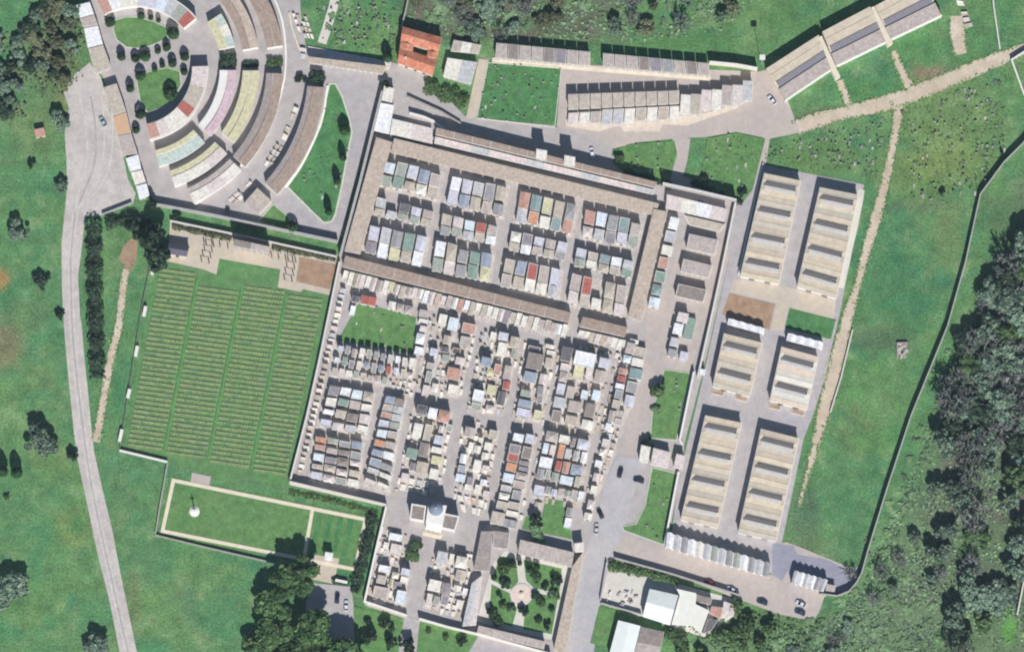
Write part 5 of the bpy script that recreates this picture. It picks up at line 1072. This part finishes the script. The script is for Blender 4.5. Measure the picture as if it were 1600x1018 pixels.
def hedge_line(pts, wid, h, kind, label, dens=9):
    W = [P(x, y) for x, y in pts]; rs = np.random.RandomState(len(label)); C_ = []; N_ = []
    for a, b in zip(W, W[1:]):
        l = (b - a).length; n = int(l * dens * wid); d = (b - a) / l; nn = Vector((-d.y, d.x)); t = rs.uniform(0, l, n); s = rs.uniform(-1, 1, n)
        for k in range(n):
            p = a + d * t[k] + nn * s[k] * wid / 2 * (1 + .25 * math.sin(t[k] * .9)); hh = h * (1 - .45 * s[k] ** 2) * (.8 + .25 * math.sin(t[k] * .7 + 1)); C_.append((p.x, p.y, hh * rs.uniform(.3, 1) ** .5)); N_.append((nn.x * s[k], nn.y * s[k], .8))
    C_ = np.array(C_); c0 = np.array([W[0].x, W[0].y, 0]); V = quads(C_ - c0, np.array(N_), .38, rs); me = bpy.data.meshes.new("hedge"); me.from_pydata(V.tolist(), [], np.arange(len(V)).reshape(-1, 4).tolist()); me.materials.append(LM[kind])
    o = bpy.data.objects.new("hedge", me); COL.objects.link(o); o.location = c0; return tag(o, label, "hedge")
hedge_line([(147, 352), (148, 420), (150, 500), (152, 560), (152, 592)], 5.8, 5.5, "dark", "long tall dark hedge along the gravel road")
hedge_line([(165, 350), (205, 345), (235, 352)], 5.0, 4.0, "dark", "dark hedge across the south end of the gravel yard")
hedge_line([(270, 354), (340, 368), (362, 373)], 2.2, 1.4, "olive", "yellowish clipped hedge on the terrace, left part", 12)
hedge_line([(426, 385), (470, 394), (524, 405)], 2.2, 1.2, "olive", "yellowish clipped hedge on the terrace, right part", 12)
hedge_line([(583, 806), (572, 850), (560, 900), (554, 925)], 4.5, 2.2, "dark", "broad dark hedge between the memorial lawn and the south west plot")
hedge_line([(452, 768), (520, 782), (590, 802)], 2.4, .8, "green", "low green hedge below the cream wall of the tombs")
hedge_line([(952, 884), (990, 890), (1030, 898), (1060, 908)], 4.0, 2.4, "green", "green hedge along the lower road at the mason's yard")
hedge_line([(666, 133), (690, 145), (730, 160)], 6.0, 1.6, "green", "green shrub bed under the orange house")
hedge_line([(975, 268), (1010, 279), (1048, 290)], 2.6, 1.6, "dark", "dark hedge on the gallery side of the small lawn")
hedge_line([(1080, 284), (1120, 302), (1160, 318)], 2.0, 1.6, "dark", "dark hedge under the corner lawn")
hedge_line([(520, 905), (545, 912)], 2.5, 1.6, "dark", "short dark hedge at the memorial entrance")
# low planting along the headstones
Cp = np.array(plants); Vp = quads(Cp, np.tile([0, 0, 1.0], (len(Cp), 1)), .26, np.random.RandomState(5)); mp = bpy.data.meshes.new("bed_plants"); mp.from_pydata(Vp.tolist(), [], np.arange(len(Vp)).reshape(-1, 4).tolist()); mp.materials.append(leafmat("bed_plant_leaves", (58, 84, 50), (150, 150, 110)))
op = bpy.data.objects.new("bed_plants", mp); COL.objects.link(op); tag(op, kind="stuff")
# named trees
for a in ((462, 908, 38, 15, "pine", "big round umbrella pine nearest the memorial lawn"), (428, 945, 30, 13, "pine", "umbrella pine at the left of the southern clump"), (492, 985, 38, 15, "pine", "umbrella pine beside the parking court"), (436, 990, 38, 14, "pine", "umbrella pine at the lower left of the clump"), (470, 1032, 46, 15, "pine", "umbrella pine at the bottom edge, left"), (536, 1036, 42, 16, "pine", "umbrella pine at the bottom edge below the parking court"), (402, 1012, 24, 10, "green", "small green tree on the left edge of the pine clump"),
          (66, 690, 27, 10, "grey", "large grey green tree in the western meadow"), (12, 925, 34, 10, "grey", "large grey tree at the left edge of the meadow"), (150, 1008, 20, 8, "grey", "grey tree near the road at the bottom"), (28, 362, 19, 7, "grey", "grey tree in the meadow by the left edge"), (65, 440, 14, 5, "dark", "dark tree in the meadow left of the road"), (95, 190, 17, 6.5, "grey", "grey tree at the edge of the gravel yard"), (96, 290, 11, 5, "grey", "small grey tree left of the gravel yard"),
          (50, 258, 7, 4, "dark", "small dark tree at the left above the meadow"), (94, 493, 8, 4, "dark", "small dark bush tree touching the road"), (114, 712, 10, 5.5, "dark", "round dark tree on the left kerb of the road"), (6, 738, 8, 8, "cypress", "dark cypress at the left edge, left one of two"), (27, 740, 9, 8, "cypress", "dark cypress near the left edge, right one of two"), (11, 776, 5, 2.4, "green", "tiny green tree below the two cypresses"),
          (240, 376, 23, 17, "dark", "tall dark tree at the corner of the ring wall"), (246, 404, 20, 14, "dark", "dark tree above the white wall piers"), (208, 360, 16, 8, "dark", "dark tree at the end of the gravel yard"), (277, 338, 8, 5, "dark", "small dark tree at the left end of the terrace"), (238, 320, 9, 9, "dark", "dark tree behind the yard strip"),
          (1028, 612, 15, 6.5, "green", "round green tree in the narrow lawn by the wide path"), (1024, 640, 9, 3, "bush", "shrub below the round tree"), (1012, 692, 10, 5, "dark", "dark tree at the left gate lodge"), (647, 862, 16, 5, "green", "round yellow green tree in the south west plot"), (836, 812, 9, 8, "dark", "slim dark tree at the little lawn"), (843, 835, 18, 4, "bush", "green shrub under the slim tree"),
          (606, 92, 8, 6.5, "cypress", "dark cypress at the left of the orange house"), (603, 138, 12, 7, "dark", "dark tree at the head of the tall grey wall"), (495, 122, 13, 5.5, "dark", "dark tree at the top of the outermost curved block"), (470, 126, 9, 4, "dark", "small dark tree left of the walkway"), (610, 1005, 11, 6, "dark", "round dark tree in the southern verge, left"), (576, 995, 14, 6, "dark", "round dark tree in the southern verge"), (575, 970, 6, 3, "dark", "small dark bush below the cream corner wall"), (604, 978, 12, 6, "dark", "dark tree close under the cream corner wall"), (638, 1008, 13, 7, "dark", "dark tree beside the path between the southern verges"),
          (722, 1002, 9, 5, "dark", "dark tree under the south wall of the garden court"), (696, 995, 6, 2.5, "green", "small green shrub in the southern verge"), (670, 985, 5, 2.5, "green", "tiny green shrub in the southern verge"), (356, 330, 4, 3, "dark", "small dark bush by the square tan block"), (1160, 302, 8, 4, "dark", "dark bush in the corner of the corner lawn"), (1100, 280, 6, 3.5, "dark", "dark bush at the left of the corner lawn"), (968, 248, 9, 3.5, "green", "round green shrub at the left end of the small lawn"),
          (1148, 945, 12, 5, "green", "green tree at the end of the lower garden wall"), (1063, 1005, 18, 6, "green", "green tree right of the brown shed"), (1050, 990, 14, 5, "green", "green tree behind the gabled workshop")):
    x, y, R, h, k, lb = a; tree(x, y, R, h, k, lb, None, {"pine": "umbrella_pine", "cypress": "cypress", "bush": "shrub"}.get(k, "tree"), "shrub" if k == "bush" else "tree")
# garden court shrubs and trees
for i, (x, y, R, h, k) in enumerate(((788, 888, 11, 5, "green"), (800, 882, 8, 5.5, "dark"), (812, 880, 4, 4, "cypress"), (828, 890, 6, 5, "cypress"), (839, 886, 5, 4, "cypress"), (868, 908, 10, 5, "dark"), (772, 902, 5, 4, "cypress"), (790, 912, 9, 4, "dark"), (780, 930, 5, 3, "dark"), (836, 902, 9, 3.5, "green"), (852, 916, 7, 3, "dark"), (836, 930, 7, 3, "dark"), (846, 940, 8, 3, "green"), (862, 952, 5, 3, "dark"), (818, 954, 9, 4.5, "dark"), (842, 968, 6, 3, "dark"), (856, 978, 7, 4, "dark"), (768, 958, 10, 5, "dark"), (798, 950, 7, 3, "green"), (786, 946, 7, 3, "green"), (778, 972, 9, 3, "green"), (865, 930, 9, 3, "green"))):
    tree(x, y, R, h, k, f"{'slim dark' if k == 'cypress' else 'rounded ' + k} garden tree, {nth(i)} of those planted round the fountain circle", "garden court trees", "garden_tree")
for i, (x, y) in enumerate(((668, 126), (682, 132), (697, 138), (712, 142), (728, 155), (1094, 318))):
    tree(x, y, 6, 2.6, "green", f"small round clipped tree, {nth(i)} from the left below the orange house" if i < 5 else "small green tree by the corner gallery", "clipped trees below the orange house" if i < 5 else None, "clipped_tree")
# woods: each tree on its own
def wood(poly, n, kinds, where, rr=(12, 24), hh=(5, 10), dmin=16, seed=1):
    rs = random.Random(seed); xs, ys = [p[0] for p in poly], [p[1] for p in poly]; out = []; tries = 0
    def inside(x, y):
        c = False; j = len(poly) - 1
        for i in range(len(poly)):
            if (poly[i][1] > y) != (poly[j][1] > y) and x < (poly[j][0] - poly[i][0]) * (y - poly[i][1]) / (poly[j][1] - poly[i][1]) + poly[i][0]: c = not c
            j = i
        return c
    while len(out) < n and tries < 6000:
        tries += 1; x, y = rs.uniform(min(xs), max(xs)), rs.uniform(min(ys), max(ys))
        if inside(x, y) and all((x - a) ** 2 + (y - b) ** 2 > dmin ** 2 for a, b, *_ in out): out.append((x, y, rs.uniform(*rr), rs.uniform(*hh), rs.choices([k for k, _ in kinds], [v for _, v in kinds])[0]))
    TX = {"bare": "bare grey brown tree", "grey": "grey green tree", "green": "green tree", "dark": "dark evergreen tree", "olive": "olive tinted tree", "bush": "low green bush"}; by = {}
    for t in sorted(out, key=lambda t: t[1]): by.setdefault(t[4], []).append(t)
    for k, l in by.items():
        for i, (x, y, R, h, _) in enumerate(l):
            if k == "bush": R, h = R * .8, h * .26
            tree(x, y, R, h, k, f"{TX[k]}, {nth(i)} from the top {where}", f"{TX[k]}s {where}", "bush" if k == "bush" else "tree", "bush" if k == "bush" else "tree")
wood([(1580, 380), (1615, 370), (1615, 680), (1470, 720), (1475, 640), (1505, 560), (1540, 470)], 46, (("bare", 5), ("grey", 4), ("olive", .6), ("green", .8), ("dark", .4)), "in the eastern wood", (19, 32), (8, 13), 19, 5)
wood([(1500, 700), (1615, 680), (1615, 900), (1510, 1030), (1450, 1030), (1495, 900), (1450, 840), (1455, 770)], 30, (("bare", 2), ("grey", 4), ("green", 2), ("dark", .5)), "in the south eastern wood", (15, 29), (7, 12), 20, 8)
wood([(1320, 900), (1400, 780), (1480, 850), (1470, 960), (1440, 1025), (1200, 1025), (1160, 975), (1280, 965)], 60, (("bush", 6), ("grey", 1), ("bare", .6)), "on the south eastern slope", (7, 16), (3, 6), 15, 12)
wood([(1060, 985), (1200, 965), (1230, 1025), (1060, 1025)], 14, (("green", 3), ("bush", 2)), "behind the workshop", (9, 18), (4, 7), 16, 3)
wood([(640, -5), (900, -5), (880, 28), (800, 56), (720, 52), (660, 34)], 26, (("bare", 2), ("grey", 3), ("olive", 3), ("bush", 3)), "in the northern wood", (11, 19), (3.5, 6), 16, 4)
wood([(900, -5), (1160, -5), (1120, 40), (1000, 55), (890, 30)], 16, (("bare", 1.5), ("grey", 2), ("dark", .6), ("olive", 2), ("bush", 3)), "in the north central wood", (9, 18), (3.5, 7), 19, 6)
wood([(48, -5), (115, -5), (122, 60), (120, 100), (95, 130), (45, 120)], 18, (("olive", 4), ("dark", 2), ("grey", 1.5)), "in the north western thicket", (10, 19), (4, 7.5), 15, 9)
wood([(-5, 50), (30, 60), (34, 170), (-5, 180)], 9, (("grey", 3), ("dark", 1)), "at the north western edge", (10, 17), (4, 7), 17, 10)
wood([(490, 5), (620, 5), (612, 85), (520, 66)], 22, (("bush", 1),), "on the green plot at the top", (4, 9), (3, 5), 14, 22)
wood([(1410, 175), (1565, 120), (1575, 250), (1520, 300), (1420, 315)], 26, (("bush", 4), ("dark", .6)), "in the grassy north eastern plots", (3.5, 6), (2.5, 5), 17, 25)
wood([(1200, 222), (1385, 185), (1370, 270), (1340, 280), (1195, 250)], 16, (("bush", 1),), "on the grass above the columbaria", (3.5, 6.5), (2, 5), 15, 26)
wood([(1450, 620), (1490, 520), (1500, 600), (1440, 760), (1400, 840), (1395, 800)], 18, (("bush", 1),), "outside the boundary wall", (6, 12), (3, 6), 14, 27)
# undergrowth of the wooded slopes: nobody could count it
def undergrowth(polys, dens, mats_, name, seed, hh=(.2, 1.0), size=.5):
    rs = np.random.RandomState(seed); C_ = []
    for poly in polys:
        X = np.array([p[0] for p in poly]); Y = np.array([p[1] for p in poly]); n = int((X.max() - X.min()) * (Y.max() - Y.min()) * MPP ** 2 * dens); x = rs.uniform(X.min(), X.max(), n); y = rs.uniform(Y.min(), Y.max(), n); ins = np.zeros(n, bool); j = len(poly) - 1
        for i in range(len(poly)):
            c_ = (Y[i] > y) != (Y[j] > y); xx = (X[j] - X[i]) * (y - Y[i]) / (Y[j] - Y[i] + 1e-9) + X[i]; ins ^= c_ & (x < xx); j = i
        x, y = x[ins], y[ins]; wx, wy = (x - 800) * MPP, (509 - y) * MPP / CT; f = fbm(wx, wy, 7, 41); k = (rs.uniform(0, 1, len(x)) < np.clip((f - .33) * 3.2, .05, 1))
        wx, wy, f = wx[k], wy[k], f[k]; C_.append(np.stack([wx, wy, lerp(hh[0], hh[1], rs.uniform(0, 1, len(wx))) * np.clip(f * 1.8, .3, 1.5)], 1))
    C_ = np.concatenate(C_); V = quads(C_, np.tile([0, 0, 1.0], (len(C_), 1)), size, rs); me = bpy.data.meshes.new(name); me.from_pydata(V.tolist(), [], np.arange(len(V)).reshape(-1, 4).tolist()); me.materials.append(LM[mats_]); o = bpy.data.objects.new(name, me); COL.objects.link(o); return tag(o, kind="stuff")
EAST = [(1540, 440), (1615, 360), (1615, 1030), (1160, 1030), (1150, 985), (1285, 972), (1330, 925), (1400, 790), (1470, 610)]
undergrowth([EAST], 1.5, "bush", "undergrowth", 1, (.04, .25)); undergrowth([EAST], .5, "bare", "dry_undergrowth", 2, (.06, .5), .28); undergrowth([EAST], .35, "grey", "pale_undergrowth", 3, (.06, .5))
NORTH = [(630, -5), (1180, -5), (1130, 50), (1000, 62), (880, 60), (760, 60), (700, 52), (640, 36)]
undergrowth([NORTH], 1.0, "bush", "undergrowth", 4, (.06, .4)); undergrowth([NORTH], .7, "bare", "dry_undergrowth", 5, (.06, .4), .3)
NWP = [(40, -5), (118, -5), (130, 60), (126, 118), (90, 150), (40, 150)]
undergrowth([NWP, [(-5, 40), (38, 60), (38, 180), (-5, 190)]], .8, "olive", "undergrowth", 6)
undergrowth([[(1060, 975), (1170, 950), (1285, 972), (1240, 1030), (1050, 1030)]], 1.2, "green", "undergrowth", 7, (.2, 1.2))
undergrowth([[(490, -5), (625, -5), (612, 88), (500, 66)], [(1200, 222), (1390, 180), (1372, 280), (1195, 252)], [(1412, 172), (1590, 100), (1570, 250), (1525, 310), (1415, 330)], L5, L6, L4], .35, "green", "rough_grass", 8, (.15, .4), .3)
# grass creeping in over the edges of the dirt tracks
rs = np.random.RandomState(17); ce = []
for L, R in EDGES:
    for E in (L, R):
        for a, b in zip(E, E[1:]):
            for _ in range(int((b - a).length * 2.6) + 1):
                p = a.lerp(b, rs.rand()); ce.append((p.x + rs.normal(0, .4), p.y + rs.normal(0, .4), rs.uniform(.08, .3)))
ce = np.array(ce); V = quads(ce, np.tile([0, 0, 1.0], (len(ce), 1)), .34, rs); me = bpy.data.meshes.new("verge_grass"); me.from_pydata(V.tolist(), [], np.arange(len(V)).reshape(-1, 4).tolist()); me.materials.append(leafmat("verge_grass_blades", (84, 124, 72), (138, 158, 104)))
o = bpy.data.objects.new("verge_grass", me); COL.objects.link(o); tag(o, kind="stuff")
# ---------------------------------------------------------------- the air between the aircraft and the ground
mb = MB(); mb.prism([(-1500, -1500), (1500, -1500), (1500, 1500), (-1500, 1500)], -1.0, 2700.0, bottom=True)
hz = bpy.data.materials.new("haze"); hz.use_nodes = True; hn = hz.node_tree; hn.nodes.remove(hn.nodes["Principled BSDF"])
pv = hn.nodes.new("ShaderNodeVolumePrincipled"); pv.inputs["Color"].default_value = (0.62, 0.78, 1.0, 1); pv.inputs["Density"].default_value = 0.000022; pv.inputs["Anisotropy"].default_value = 0.0
hn.links.new(pv.outputs[0], hn.nodes["Material Output"].inputs["Volume"])
tag(mb.build("haze", hz), kind="stuff")
